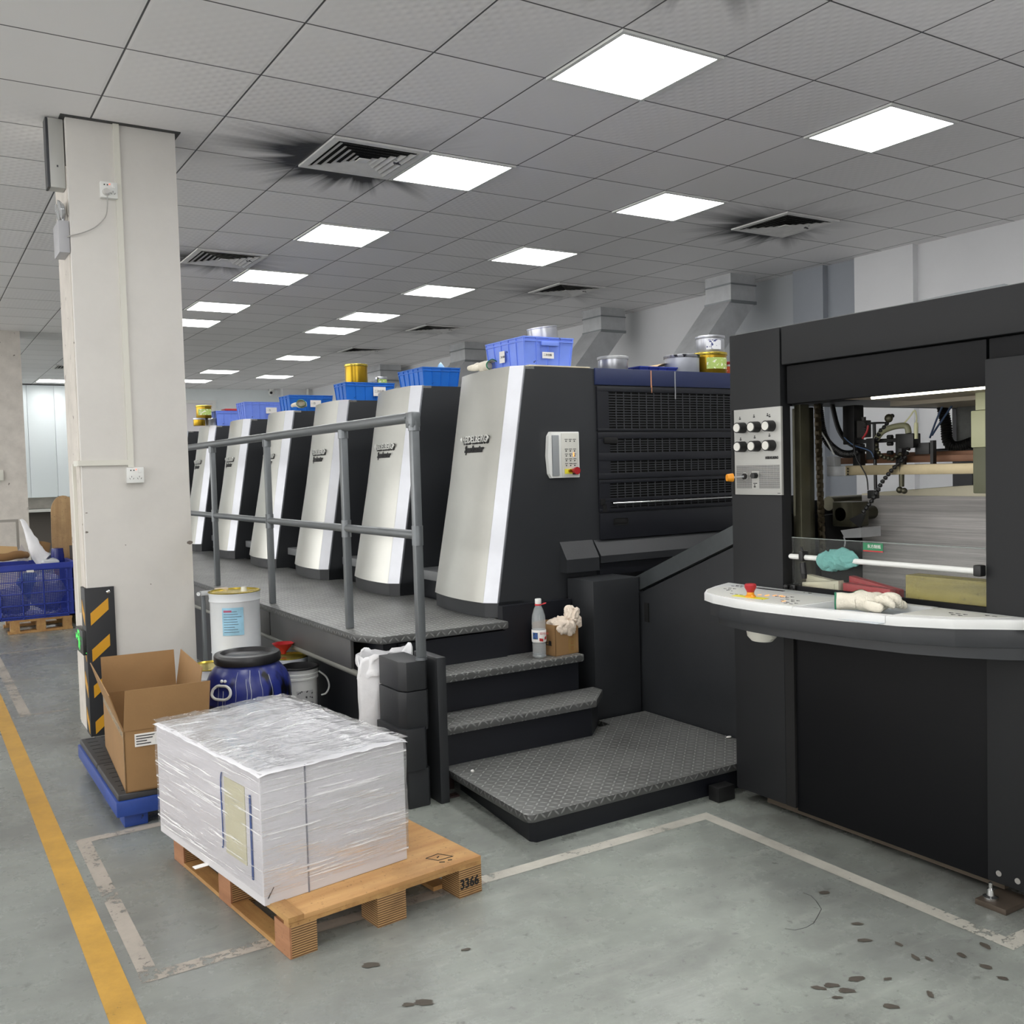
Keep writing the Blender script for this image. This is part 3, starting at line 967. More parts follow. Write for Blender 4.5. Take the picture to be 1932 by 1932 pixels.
# cut-outs under the covers are simply the kick bases standing on the plate
b = B()
for k, (a, c) in enumerate([(.86, 2.03), (2.05, 3.3), (3.32, 4.6), (4.62, 6.), (6.02, 8.9)]):
    b.box(-.992, -.975, a, c, .462, .60, .002)
b.build('side_skirt', M('skirt_grey', (76, 76, 76), .5, .2, var=.22, vs=4), t)
b = B(); b.cyl((-.985, .7, .452), (-.985, 8.9, .452), .014, seg=12); b.build('edge_pipe', M('dusty_pipe', (128, 128, 122), .5, .3), t)
B().box(-.90, -.30, .70, 8.9, 0, .599).build('support_frame', NAVYBLK, t, flat=True)

t = thing('access_steps', 'dark diamond tread steps leading up from low platform to the walkway', 'steps', (-.4, .45, .115))
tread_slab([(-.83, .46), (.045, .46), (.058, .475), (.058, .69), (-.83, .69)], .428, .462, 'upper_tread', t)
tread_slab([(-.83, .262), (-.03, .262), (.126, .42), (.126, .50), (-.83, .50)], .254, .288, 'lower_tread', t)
b = B(); b.box(-.83, .04, .50, .66, .288, .428); b.build('upper_riser', NAVYBLK, t, flat=True)
b = B(); b.prism([(-.83, .29), (-.04, .29), (.10, .43), (.10, .50), (-.83, .50)], 'z', .116, .254); b.build('lower_riser', NAVYBLK, t, flat=True)
B().box(-.83, -.264, .662, .69, .462, .59).build('top_riser', NAVYBLK, t, flat=True)
B().box(-.262, .15, .70, .745, .30, .70).build('side_filler', NAVYBLK, t, flat=True)

t = thing('step_side_panel', 'stack of four charcoal metal blocks with a flat bar left of the steps', 'panel', (-.95, .35, 0))
b = B(); b.box(-.893, -.852, .185, .40, 0, .606, .003); b.build('flat_bar', DARK2, t)
for (x0, x1, a, c, yy) in ((-1.042, -.925, .482, .601, .205), (-1.045, -.922, .315, .478, .205), (-1.06, -.945, .160, .330, .185), (-1.045, -.925, .0, .158, .205)):
    b = B(); b.prism([(x0, yy + .04), (x0 + .02, yy), (x1 - .012, yy), (x1, yy + .012), (x1, .43), (x0, .43)], 'z', a, c, bev=.003)
    b.build('side_block', DARK2, t)
b = B(); b.cyl((-.945, .222, .601), (-.945, .222, .612), .024, seg=20); b.build('post_socket', PIPE, t)

t = thing('low_platform', 'low wide platform of diamond tread plate on the floor before the steps', 'platform', (-.2, .05, 0))
tread_slab([(-.82, .40), (-.851, -.382), (-.846, -.400), (-.828, -.412), (.452, -.412), (.452, .50), (.15, .50), (.15, .40)], .085, .117, 'platform_plate', t)
b = B(); b.prism([(-.74, .30), (-.815, -.36), (-.80, -.385), (.44, -.385), (.44, .5), (.2, .5), (.15, .3)], 'z', .0, .086); b.build('platform_base', NAVYBLK, t, flat=True)
BRICK = wood_mat('dark_wood_shim', (70, 50, 46), (48, 34, 34), 'x')
tag(settle(B().box(-.845, -.755, .325, .40, 0, .083, .003).build('wood_shim', BRICK)), 'dark brown wood block shimming the left back corner of the low platform', 'wood block')
tag(settle(B().box(-.865, -.785, .225, .262, 0, .008).build('wood_offcut', BRICK)), 'thin brown wood offcut lying on the floor left of the low platform', 'wood offcut')
tag(settle(B().box(.02, .112, -.475, -.418, 0, .06, .003).build('floor_block', BLACK)), 'small black block on the floor between low platform and feeder leg', 'block')
tag(settle(B().ball((.43, -.12, .122), .008, sx=2, sy=1.2, sz=.5).build('paper_scrap', PAPERW)), 'tiny white paper scrap at the edge of low platform by the feed cover', 'scrap')
tag(settle(B().ball((-.757, .16, .120), .006, sx=1.4).build('paper_scrap', PAPERW)), 'tiny white speck of paper at the back left of the low platform', 'scrap')
tag(settle(B().ball((-1.3, -1.62, .006), .012, sx=1.2, sy=.8, sz=.5).crumple(.004, 60).build('paper_scrap', PAPERW)), 'tiny white crumpled scrap on the open floor in the foreground', 'scrap')

# ------------------------------------------------------------------ handrail
t = thing('handrail', 'grey round-tube handrail with two rails along the edge of the walkway', 'handrail', (-.945, 3.5, .636))
xr = -.945; yp = [.222, .975, 2.12, 3.285, 4.45, 5.6, 6.75, 7.9]
for k, y in enumerate(yp):
    b = B()
    z0 = .612 if k == 0 else .636
    b.box(xr - .017, xr + .017, y - .017, y + .017, z0, 1.58, .006)
    p = b.build('post', PIPE, t)
    b = B(); b.cyl((xr, y, 1.535), (xr, y, 1.575), .024, seg=16); b.build('clamp', PIPE, p)
    b = B(); b.cyl((xr, y, 1.07), (xr, y, 1.15), .023, seg=16); b.build('clamp', PIPE, p)
b = B(); b.cyl((xr, .222, 1.59), (xr, 8.2, 1.59), .0225, seg=20); b.build('top_rail', PIPE, t)
b = B(); b.cyl((xr, .222, 1.112), (xr, 8.2, 1.112), .0185, seg=20); b.build('middle_rail', PIPE, t)
b = B(); b.box(xr - .022, xr + .022, .199, .262, 1.545, 1.612, .012); b.ball((xr - .022, .255, 1.59), .005); b.ball((xr - .022, .22, 1.56), .005)
b.build('corner_fitting', PIPE, t)

# ------------------------------------------------------------------ feeder
F = .115
fd = thing('sheet_feeder', 'tall charcoal sheet feeder tower with window opening and white control console', 'printing machine', (.9, -1.5, .04))
DF = M('feeder_charcoal', (30, 31, 33), .55, spec=.3, var=.05, vs=1.5, bump=.02, bs=200)
DFD = M('feeder_dark_panel', (9, 10, 13), .55, spec=.2, var=.12, vs=1.5)
b = B(); b.box(F, F + .055, -.745, -.482, .05, 1.876, .006); b.box(F + .04, 2.2, -.492, -.482, .05, 1.15); b.box(F + .04, 2.2, -.492, -.482, 1.60, 1.876)
b.build('left_column', DF, fd)
b = B(); b.box(F, F + .06, -2.6, -.752, 1.732, 1.876, .006); b.build('upper_header', DF, fd)
B().box(F + .02, 2.2, -2.6, -.49, 1.868, 1.880).build('top_plate', M('feeder_top_pale', (120, 121, 122), .5), fd, flat=True)
b = B(); b.box(F + .014, F + .05, -1.560, -.765, 1.585, 1.728, .004); b.build('lower_header', DFD, fd)
b = B(); b.box(F + .014, F + .05, -2.6, -1.568, 1.655, 1.728, .004); b.build('right_header', DFD, fd)
b = B(); b.box(F, F + .06, -2.6, -1.562, .045, 1.665, .006); rc = b.build('right_column', DF, fd)
for y, z in ((-1.66, .075), (-1.60, .078)):
    b = B(); b.cyl((F - .0015, y, z), (F + .002, y, z), .009, seg=16); b.build('bolt_hole', M('hole_pale', (140, 138, 134), .5), rc)
b = B(); b.box(F + .012, F + .03, -1.562, -.790, .04, .90, .002); b.build('lower_panel', DFD, fd)
B().box(F + .002, F + .03, -.79, -.745, .05, .90).build('panel_gap', VOID, fd, flat=True)
b = B(); b.box(F + .03, F + .14, -1.6, -.62, .02, .045); b.build('base_rail', M('brown_base_rail', (74, 64, 52), .6, var=.2, vs=6), fd, flat=True)
b = B(); b.box(.02, .16, -1.68, -1.58, .0, .018, .003); ft = b.build('foot_plate', M('rusty_foot', (84, 74, 64), .6, .4, var=.2, vs=12), fd)
b = B(); b.lathe([(.022, .0), (.022, .008), (.012, .012), (.010, .03), (.006, .034), (.006, .05), (0, .054)], (.055, -1.61, .018), 16); b.build('levelling_bolt', CHROME, ft)
# small plate lying on top of the feeder
b = B(); b.prism([(-1.62, 1.881), (-1.60, 1.890), (-1.45, 1.890), (-1.15, 1.882), (-1.15, 1.881)], 'x', .16, .34); 
tag(settle(b.build('metal_plate', PIPE, flat=True)), 'thin grey sheet metal plate lying on top of the feeder tower', 'metal plate')
# knob panel
kp = B(); kp.box(F - .010, F + .001, -.755, -.512, 1.243, 1.578, .0015)
kp = kp.build('knob_panel', M('panel_silver_grey', (172, 172, 168), .45, .3, var=.03, vs=4), fd)
B().box(F - .002, F + .003, -.512, -.494, 1.243, 1.578).build('panel_shadow_gap', VOID, kp, flat=True)
b = B()
for y, z in ((-.545, 1.545), (-.62, 1.549), (-.69, 1.55), (-.70, 1.546), (-.547, 1.463), (-.622, 1.468), (-.698, 1.472), (-.618, 1.278)):
    b.box(F - .0115, F - .009, y - .004, y + .004, z - .006, z - .001); b.box(F - .0115, F - .009, y - .002, y + .002, z + .001, z + .005)
b.box(F - .0115, F - .009, -.630, -.612, 1.286, 1.289)
b.box(F - .0115, F - .009, -.748, -.735, 1.249, 1.251)
b.build('panel_symbols', INK, kp, flat=True)
text('panel_logo', 'HEIDELBERG', .0135, INK, (F - .0118, -.676, 1.381), (0, -1, 0), (0, 0, 1), kp, depth=.0004, bold=.0006, squash=.86)
b = B()
for r in range(20):
    z = 1.356 - r * .0045
    for c in range(30):
        y = -.525 - c * .0075
        if (z < 1.338 and -.645 < y < -.605) or ((y + .566) ** 2 + (z - 1.315) ** 2) < .016 ** 2: continue
        b.box(F - .0108, F - .0095, y - .0026, y + .0026, z - .0011, z + .0011)
b.build('perforation', INK, kp, flat=True)
KF = M('knob_face', (214, 213, 206), .4)
for y in (-.562, -.636, -.710):
    for z in (1.506, 1.432):
        b = B(); b.cyl((F - .010, y, z), (F - .046, y, z), .0215, .0205, 28); k = b.build('knob', BLACK, kp)
        b = B(); b.cyl((F - .046, y, z), (F - .0485, y, z), .0165, .0160, 28); b.build('knob_cap', KF, k)
b = B(); b.cyl((F - .010, -.566, 1.315), (F - .016, -.566, 1.315), .012, seg=20); j = b.build('joystick', BLACK, kp)
b = B(); b.cyl((F - .016, -.566, 1.315), (F - .060, -.545, 1.312), .004, seg=10); b.build('joystick_rod', STEEL, j)
b = B(); b.cyl((F - .056, -.546, 1.312), (F - .078, -.536, 1.312), .017, .014, 24); b.build('joystick_knob', ORANGE_Y if 'ORANGE_Y' in globals() else M('amber_plastic', (228, 150, 30), .35), j)
b = B(); b.cyl((F - .010, -.625, 1.318), (F - .030, -.625, 1.318), .011, seg=18); b.build('selector_knob', BLACK, kp)
# console
out = [(.113, -.455), (.0, -.50), (-.10, -.555), (-.172, -.62), (-.205, -.70), (-.228, -.83), (-.232, -.95), (-.215, -1.09), (-.187, -1.27), (-.142, -1.44), (-.068, -1.575), (.03, -1.675), (.075, -1.725), (.113, -1.745)]
def clip(poly, y0, y1, inset=0.):
    """part of the console outline between two y values"""
    res = []
    def inter(p, q, y):
        s = (y - p[1]) / (q[1] - p[1]); return (p[0] + (q[0] - p[0]) * s, y)
    n = len(poly)
    for lim, sgn in ((y0, -1), (y1, 1)):
        res = []
        for i in range(len(poly)):
            p, q = poly[i], poly[(i + 1) % len(poly)]
            ip = (p[1] - lim) * sgn >= 0; iq = (q[1] - lim) * sgn >= 0
            if ip: res.append(p)
            if ip != iq: res.append(inter(p, q, lim))
        poly = res
    return poly
CT = M('console_white', (222, 223, 222), .35, var=.03, vs=5)
b = B()
zc0, zc1 = .856, .886
b.prism(out, 'z', zc0, zc0 + .006, bev=.002)
def rim(poly): b.prism(poly, 'z', zc0, zc1, bev=.005)
rim(clip(out, -.40, -1.085)); rim(clip(out, -1.40, -1.8))
mid = [p for p in out if -1.40 < p[1] < -1.085]
fr = clip(out, -1.085, -1.40)
fx = [p for p in fr if p[0] < 0]
fx.sort(key=lambda p: -p[1])
rim(fx + [(p[0] + .040, p[1]) for p in fx[::-1]])
b.prism([(.113, -1.085), (.085, -1.085), (.085, -1.40), (.113, -1.40)], 'z', zc0, zc1)
co = b.build('control_console', CT, fd)
b = B()
b.prism([(p[0] * .93 + .008 if p[0] < 0 else p[0], p[1] * .985 - .02) for p in out], 'z', .80, .857, bev=.004)
b.prism([(p[0] * .80 + .02 if p[0] < 0 else p[0], p[1] * .97 - .04) for p in out], 'z', .765, .80)
b.build('console_underside', DARK, co)
b = B(); b.box(-.19, .085, -1.398, -1.087, zc0 + .0062, zc0 + .0075); b.build('tray_floor', M('tray_grey', (186, 194, 200), .4, var=.08, vs=8), co, flat=True)
b = B(); b.prism([p for p in clip([(q[0] * .96 + .006, q[1]) for q in out[1:-1]] , -.55, -1.078)], 'z', zc1, zc1 + .001); b.build('key_sheet', M('key_sheet_grey', (204, 204, 198), .5), co, flat=True)
b = B()
b.prism([(.09, -1.415), (-.10, -1.415), (-.03, -1.56), (.05, -1.64), (.09, -1.66)], 'z', zc1, zc1 + .001); b.build('right_key_sheet', M('key_sheet_grey', (204, 204, 198), .5), co, flat=True)
b = B()
random.seed(3)
for (cx, cy, nx, ny) in [(.06, -.56, 4, 2), (-.02, -.60, 2, 2), (-.07, -.64, 2, 1), (-.02, -.70, 1, 1), (-.13, -.72, 3, 1), (-.04, -.88, 3, 2), (-.10, -.96, 3, 3), (-.15, -1.02, 2, 2), (.08, -.88, 2, 1), (.03, -1.50, 3, 2), (.06, -1.60, 2, 1), (-.16, -.88, 2, 1)]:
    for i in range(nx):
        for j in range(ny):
            x = cx - j * .026; y = cy - i * .024
            if random.random() < .85: b.box(x - .002, x + .002, y - .008, y + .006, zc1 + .001, zc1 + .0018); 
            if random.random() < .6: b.box(x - .007, x - .003, y - .004, y, zc1 + .001, zc1 + .0018)
b.box(.052, .066, -.80, -.665, zc1 + .001, zc1 + .0018)
b.build('key_symbols', INK, co, flat=True)
b = B()
for x, y in ((-.07, -.84), (-.06, -.865), (-.085, -.85), (-.05, -.885), (-.06, -.905), (-.085, -.815), (-.145, -.985)):
    b.box(x - .009, x + .009, y - .0025, y + .0025, zc1 + .0019, zc1 + .0024)
b.build('lit_keys', M('orange_key_light', (255, 170, 80), .4, emit=(255, 150, 60), es=3.), co, flat=True)
b = B(); b.prism([(-.175, -.765), (-.14, -.755), (-.125, -.90), (-.165, -.91)], 'z', zc1 + .001, zc1 + .0022); b.build('stop_label', M('label_yellow', (228, 218, 60), .5), co, flat=True)
b = B(); b.lathe([(.019, 0), (.019, .004), (.013, .010), (.013, .018)], (-.150, -.835, zc1 + .002), 22, 0); b.lathe([(.013, .018), (.015, .024), (.021, .034), (.021, .044), (.017, .048), (0, .048)], (-.150, -.835, zc1 + .002), 22, 1)
b.build('stop_button', [M('amber_plastic', (228, 150, 30), .35), RED], co)
b = B(); b.lathe([(0, -.05), (.032, -.05), (.045, -.034), (.05, 0)], (-.06, -.80, .765), 24, sy=1.3); b.build('cream_knob', CREAM, co)
b = B(); b.box(.02, .112, -1.762, -1.742, .850, .889, .006); b.build('end_cap', WHITE, co)
# things in the console tray
def glove(loc, rz, label, flip=1, sc_=(1.0, 1.0, 1.45)):
    t = thing('work_glove', label, 'glove', loc, rz, 'cotton gloves in the console tray')
    t.scale = sc_
    b = B()
    b.ball((0, 0, .024), .045, sx=1.15, sy=.95, sz=.48, sub=3)
    for k, (a, L, z) in enumerate(((.45, .060, .018), (.15, .070, .026), (-.15, .068, .024), (-.45, .055, .018))):
        p0 = Vector((math.cos(a) * .035, math.sin(a) * .035, .024)); p1 = p0 + Vector((math.cos(a * .8) * L, math.sin(a * .8) * L, z - .02))
        b.tube([p0, p0.lerp(p1, .5) + Vector((0, 0, .008)), p1], lambda q: .0125 * (1 - .3 * q ** 3), 10)
        b.ball(p1, .009, sub=1)
    b.tube([(0, flip * .03, .022), (.02, flip * .062, .02), (.045, flip * .075, .018)], lambda q: .0125 * (1 - .3 * q), 10); b.ball((.045, flip * .075, .018), .009, sub=1)
    b.crumple(.004, 28, rz)
    b.build('palm', COTTON, t, local=True, ang=80)
    b = B()
    n = 24
    b.lathe([(.036, 0), (.033, .02), (.035, .045), (.037, .06), (.034, .06), (.031, .03), (.03, 0)], (-.03, 0, .024), n, 0, sx=.55, rot=Matrix.Rotation(-PI / 2, 3, 'Y'))
    b.crumple(.003, 40, rz)
    cu = b.build('cuff', COTTON, t, local=True, ang=80)
    b = B(); b.lathe([(.0375, .058), (.0385, .062), (.034, .064), (.033, .059)], (-.03, 0, .024), n, 0, sx=.55, rot=Matrix.Rotation(-PI / 2, 3, 'Y')); b.crumple(.003, 40, rz)
    b.build('cuff_edging', GREEN, cu, local=True, ang=80)
    return t
zt = zc0 + .008
glove((.0, -1.25, zt), -1.9, 'white knitted work glove in console tray, green-edged cuff towards the stop button')
glove((-.08, -1.27, zt + .010), -.9, 'white knitted work glove in console tray with its open green-edged cuff facing the front', -1)
b = B()
b.cyl((-.12, -1.34, zt + .004), (.0, -1.385, zt + .004), .0035, seg=8); b.cyl((-.13, -1.30, zt + .004), (-.06, -1.385, zt + .006), .003, seg=8)
tag(settle(b.build('hex_key', CHROME)), 'small steel rods lying in the console tray in front of the gloves', 'tool')

# ledge inside the opening and what lies on it
b = B(); b.box(F + .03, .40, -1.56, -.80, .862, .882); b.build('inner_ledge', DARK2, fd, flat=True)
zl = .882
WEDW = M('ivory_plastic', (206, 204, 178), .45)
def wedge(label, y0, y1, x, mt, h0, h1, th=.03, rz=0.):
    t = thing('plastic_wedge', label, 'wedge', (x, (y0 + y1) / 2, zl), rz, 'plastic pile wedges on the feeder ledge')
    b = B(); L = abs(y1 - y0) / 2
    b.prism([(L, 0), (L, h0), (-L, h1), (-L, 0)], 'x', -th / 2, th / 2, bev=.002)
    b.build('wedge_body', mt, t, local=True)
    b = B(); b.prism([(L * .8, .012), (L * .8, h0 * .7), (-L * .8, max(.014, h1 * .7)), (-L * .8, .010)], 'x', -th / 2 - .002, -th / 2); b.build('groove', mt, t, local=True, flat=True)
    return t
wedge('ivory plastic wedge lying farthest left on the feeder ledge', -.76, -.95, .235, WEDW, .052, .030)
wedge('second ivory plastic wedge, lying against the front of the first', -.78, -.95, .195, WEDW, .026, .046)
wedge('red plastic wedge with its thick end to the left, behind the green cutter', -.965, -1.175, .235, RED, .062, .028)
wedge('red plastic wedge, thinner one leaning at the front of the other red wedge', -.97, -1.17, .195, RED, .040, .034)
def cutter(label, p, L, rz, mt):
    t = thing('utility_cutter', label, 'cutter', p, rz)
    B().box(-L / 2, L / 2 * .4, -.010, .010, 0, .014, .004).build('grip', mt, t, local=True)
    B().box(L / 2 * .35, L / 2, -.007, .007, .003, .010, .001).build('blade_sleeve', STEEL, t, local=True)
cutter('yellow utility cutter on the feeder ledge in front of the ivory wedges', (.150, -.865, zl), .14, -PI / 2 - .1, YELLOW)
cutter('green utility cutter on the feeder ledge in front of the red wedges', (.150, -1.02, zl), .13, -PI / 2 - .1, GREEN)
b = B(); b.box(.17, .24, -1.552, -1.238, zl, .974, .004)
tag(settle(b.build('wooden_beam', wood_mat('yellow_green_timber', (172, 160, 84), (120, 112, 66), 'y'))), 'thick weathered yellow timber block at the right end of the feeder ledge', 'timber')
# guard rod, clamp, rag, pane
b = B(); b.cyl((.105, -1.56, 1.014), (.105, -.795, 1.014), .0095, seg=18); b.ball((.105, -.795, 1.014), .0095)
gr = b.build('guard_rod', WHITE, fd)
b = B(); b.box(.09, .12, -1.562, -1.535, .998, 1.034, .006); b.build('rod_holder', BLACK, gr)
b = B(); b.box(.088, .122, -.865, -.845, 1.0, 1.036, .004); b.cyl((.10, -.855, .995), (.10, -.86, .955), .011, .012, 14); b.cyl((.10, -.86, .955), (.10, -.862, .935), .012, .009, 14)
b.cyl((.11, -.85, 1.03), (.11, -.84, 1.05), .004, seg=8)
b.build('rod_clamp', BLACK, gr)
b = B(); b.box(.118, .16, -.80, -.76, .885, .905, .006); b.ball((.11, -.765, .897), .011); b.build('clamp_knob', BLACK, fd)
b = B()
b.grid((.145, -.765, .882), (0, -.795, 0), (0, 0, .20), 1, 1)
b.box(.143, .147, -1.56, -.765, 1.08, 1.083, mi=1); 
b.build('guard_pane', [GLASS, M('pane_edge', (150, 160, 156), .2, alpha=.5)], fd, flat=True, norm=False)
st = B(); st.box(.1415, .143, -1.172, -1.090, 1.052, 1.078, mi=0); st.box(.1413, .143, -1.172, -1.090, 1.047, 1.052, mi=1)
st = st.build('green_sticker', [M('sticker_green', (30, 120, 78), .4), M('sticker_red', (176, 40, 44), .4)], fd, flat=True)
text('sticker_text', '东方制纸', .014, PAPERW, (.1408, -1.108, 1.061), (0, -1, 0), (0, 0, 1), st, depth=.0003)
b = B()
b.grid((.092, -.93, 1.028), (0, -.17, 0), (0, 0, -.001), 16, 1)
b.bm.clear()
NS = 26
def ragp(p, u, v):
    a = (v - .5) * 2
    y = -.925 - u * .175
    wv = math.sin(u * PI)
    z = 1.026 + .0 - abs(a) * (.05 if a < 0 else .035) * (.45 + .7 * wv) + .006 * math.sin(u * 9)
    x = .105 + (.018 + .006 * math.sin(u * 14 + a * 3)) * (1 if a > 0 else -1) * min(1, abs(a) * 4)
    return Vector((x, y, z)) + noise.noise_vector(Vector((u * 6, a * 4, 2))) * .008
b.ball((.106, -1.005, 1.010), .036, sx=.6, sy=2.3, sz=.92, sub=5)
b.crumple(.016, 13, 4.); b.folds(.007, 26, 9.)
tag(settle(b.build('cleaning_rag', M('teal_cloth', (112, 166, 160), .95, var=.12, vs=18, bump=.4, bs=160), ang=90)), 'crumpled teal cleaning rag draped over the white guard rod of the feeder', 'rag')

# interior: back frame, rails, chain, pile, suction head
b = B(); b.box(.20, .25, -.765, -.735, .05, 1.585, .003); b.box(.40, .43, -.632, -.545, .05, 1.585, .003)
ir = b.build('lift_rail', GUN, fd)
b = B(); b.box(.398, .40, -.605, -.597, 1.44, 1.45); b.box(.398, .40, -.622, -.605, 1.17, 1.22); b.build('rail_slots', VOID, ir, flat=True)
b = B()
for k in range(38):
    z = 1.585 - k * .0175
    if k % 2: b.box(.395, .425, -.672 - .0015 * k * .3, -.664 - .0015 * k * .3, z - .011, z + .011, .002)
    else: b.box(.402, .418, -.680 - .0015 * k * .3, -.656 - .0015 * k * .3, z - .011, z + .011, .002)
b.build('lift_chain', M('oily_chain', (74, 66, 50), .4, .7, var=.25, vs=30), fd)
B().box(.45, 2.1, -2.5, -.50, 1.60, 1.72).build('head_housing', DARK, fd, flat=True)
b = B(); b.box(.16, .62, -1.56, -.95, 1.590, 1.604); b.box(.62, 1.4, -2.0, -.85, 1.575, 1.60)
b.build('soffit', M('cream_soffit', (186, 176, 160), .5, var=.08, vs=6), fd, flat=True)
lt = B(); lt.cyl((.185, -1.56, 1.584), (.185, -1.10, 1.584), .0055, seg=12)
lt = lt.build('work_light', M('fluorescent_tube', (255, 255, 250), .5, emit=(255, 252, 232), es=14.), fd)
b = B(); b.box(.165, .20, -1.56, -1.02, 1.590, 1.598); b.build('lamp_holder', WHITE, lt, flat=True)
# far frame of the feeder, seen through the opening
b = B(); b.box(1.55, 1.60, -.60, -.50, .05, 1.6); b.box(.46, 2.1, -.50, -.493, .05, 1.14); b.box(1.9, 1.96, -2.5, -.5, .05, 1.0)
b.build('far_frame', NAVYBLK, fd, flat=True)
B().box(.50, 1.5, -.625, -.60, .05, 1.145).build('inner_panel', VOID, fd, flat=True)
b = B(); b.cyl((1.3, -.4, 1.372), (1.3, -2.2, 1.372), .018, seg=14); b.cyl((1.6, -1.30, 1.585), (1.6, -1.55, 1.49), .016, seg=12); b.build('cross_tube', PIPE, fd)
pp = B(); pp.box(.70, 1.75, -2.35, -.648, .12, 1.22)
pp = tag(settle(pp.build('paper_pile', PILE_E, flat=True)), 'tall pile of white printing sheets inside the feeder opening', 'paper pile')
b = B(); b.box(.66, 1.8, -2.4, -.62, .06, .12); tag(settle(b.build('pile_board', WOODX)), 'wooden board under the tall paper pile inside the feeder', 'board')
b = B(); b.grid((.70, -.648, 1.221), (1.05, 0, 0), (0, -1.70, 0), 10, 24, lambda p, u, v: p + Vector((0, 0, .012 * math.sin(v * 9) * u + .035 * min(1, v * 3.5) + .006)))
b.grid((.70, -.648, 1.22), (0, -1.70, 0), (0, 0, .01), 24, 1, lambda p, u, v: Vector((p.x, p.y, 1.219 + (.0 if v == 0 else (.035 * min(1, u * 3.5) + .007)))))
b.build('top_sheets', M('warm_lit_paper', (226, 220, 196), .8, var=.05, vs=3), pp)  # warm light on the top sheets is put into their cream colour
# pile under lip / bars left of the pile
b = B(); b.cyl((.55, -.60, 1.19), (1.6, -.60, 1.19), .03, seg=16); b.cyl((.50, -.70, 1.15), (1.0, -.70, 1.15), .028, seg=16); b.box(.5, .60, -.76, -.66, 1.10, 1.20, .006)
b.build('pull_roller', GUN, fd)
b = B(); b.prism([(-.70, 1.085), (-.80, 1.10), (-.80, 1.06), (-.72, 1.055)], 'x', .5, .62); b.tube([(.5, -.715, 1.06), (.5, -.722, 1.04), (.5, -.718, 1.02)], .003, 6)
b.build('front_gripper', STEEL, fd)
# suction head
sh = thing('suction_head', 'oily sheet separator head on a long bar above the paper pile', 'machine part', (.5, -.95, 1.3))
b = B(); b.box(.48, .53, -1.36, -.74, 1.308, 1.346, .003); mb = b.build('main_beam', M('beam_aluminium', (178, 164, 132), .4, .5, var=.12, vs=7), sh)
b = B(); b.box(.475, .535, -.745, -.655, 1.305, 1.345, .004); b.box(.48, .52, -.69, -.65, 1.345, 1.385, .003); b.build('end_block', STEEL, mb)
b = B()
for k in range(6):
    b.cyl((.476, -.76 - (k // 2) * .0, 1.312 + (k % 3) * .011), (.474, -.76, 1.312 + (k % 3) * .011), .003, seg=8)
b.box(.4785, .48, -.716, -.68, 1.316, 1.32); b.box(.4785, .48, -.716, -.68, 1.328, 1.332)
b.build('scale_marks', INK, mb, flat=True)
b = B(); b.box(.55, .60, -1.36, -.62, 1.352, 1.378, .004); b.box(.6, .75, -1.4, -.70, 1.355, 1.392, .004); b.build('rear_beam', M('rusty_brown_beam', (122, 86, 64), .5, .3, var=.2, vs=8), sh)
b = B(); b.box(.49, .55, -.780, -.725, 1.43, 1.585, .004); b.build('hanger_post', BLACK, sh)
b = B(); b.box(.495, .53, -.830, -.788, 1.455, 1.522, .003); b.cyl((.51, -.81, 1.522), (.51, -.81, 1.536), .009, seg=12)
for k in range(6): b.box(.49, .495, -.829, -.812, 1.462 + k * .010, 1.467 + k * .010)
b.build('solenoid', M('black_solenoid', (48, 46, 44), .5), sh)
b = B(); b.box(.505, .525, -1.0, -.742, 1.432, 1.447); b.cyl((.49, -.878, 1.25), (.49, -.874, 1.512), .0065, seg=10); b.box(.475, .505, -.884, -.846, 1.368, 1.450, .003)
b.box(.48, .52, -.90, -.85, 1.505, 1.512); b.box(.48, .51, -.880, -.846, 1.216, 1.248, .003); b.box(.50, .53, -.80, -.765, 1.345, 1.43)
b.build('adjuster_rods', BLACK, sh)
b = B(); b.box(.475, .52, -1.056, -.990, 1.407, 1.461, .004); b.box(.50, .53, -.988, -.960, 1.343, 1.462, .003)
for z in (1.452, 1.426, 1.392): b.cyl((.49, -.955, z), (.49, -.935, z), .008, seg=12)
b.box(.50, .525, -1.104, -1.045, 1.382, 1.425, .002); b.box(.50, .52, -1.120, -1.108, 1.345, 1.432); 
b.build('valve_block', BLACK, sh)
b = B(); b.cyl((.49, -.994, 1.36), (.49, -.994, 1.262), .011, .009, 14); b.ball((.49, -.985, 1.25), .013); b.ball((.485, -1.008, 1.247), .012); b.build('sucker_foot', GUN, sh)
b = B(); b.tube([(.49, -.884, 1.445), (.49, -.905, 1.470), (.49, -.94, 1.485), (.49, -.985, 1.492), (.49, -1.018, 1.488), (.49, -1.026, 1.462)], .0115, 12); b.build('air_hose', M('grey_green_hose', (130, 130, 104), .4), sh)
def beads(pts, r, name, mt, par):
    b = B()
    P = [Vector(p) for p in pts]
    segs = sum((q - p).length for p, q in zip(P, P[1:]))
    n = int(segs / (r * 1.9))
    for k in range(n + 1):
        s = k / n * segs
        for p, q in zip(P, P[1:]):
            L = (q - p).length
            if s <= L + 1e-9: break
            s -= L
        c = p.lerp(q, min(1, s / L)); d = (q - p).normalized()
        b.cyl(c - d * r * .8, c + d * r * .2, r * .62, r * 1.05, 12); b.cyl(c + d * r * .2, c + d * r * .8, r * 1.05, r * .7, 12)
    return b.build(name, mt, par)
lp = [(.49, -.884, 1.425), (.485, -.891, 1.398), (.48, -.919, 1.376), (.48, -.962, 1.367), (.485, -.992, 1.385)]
beads(lp, .0085, 'jointed_hose', GUN, sh)
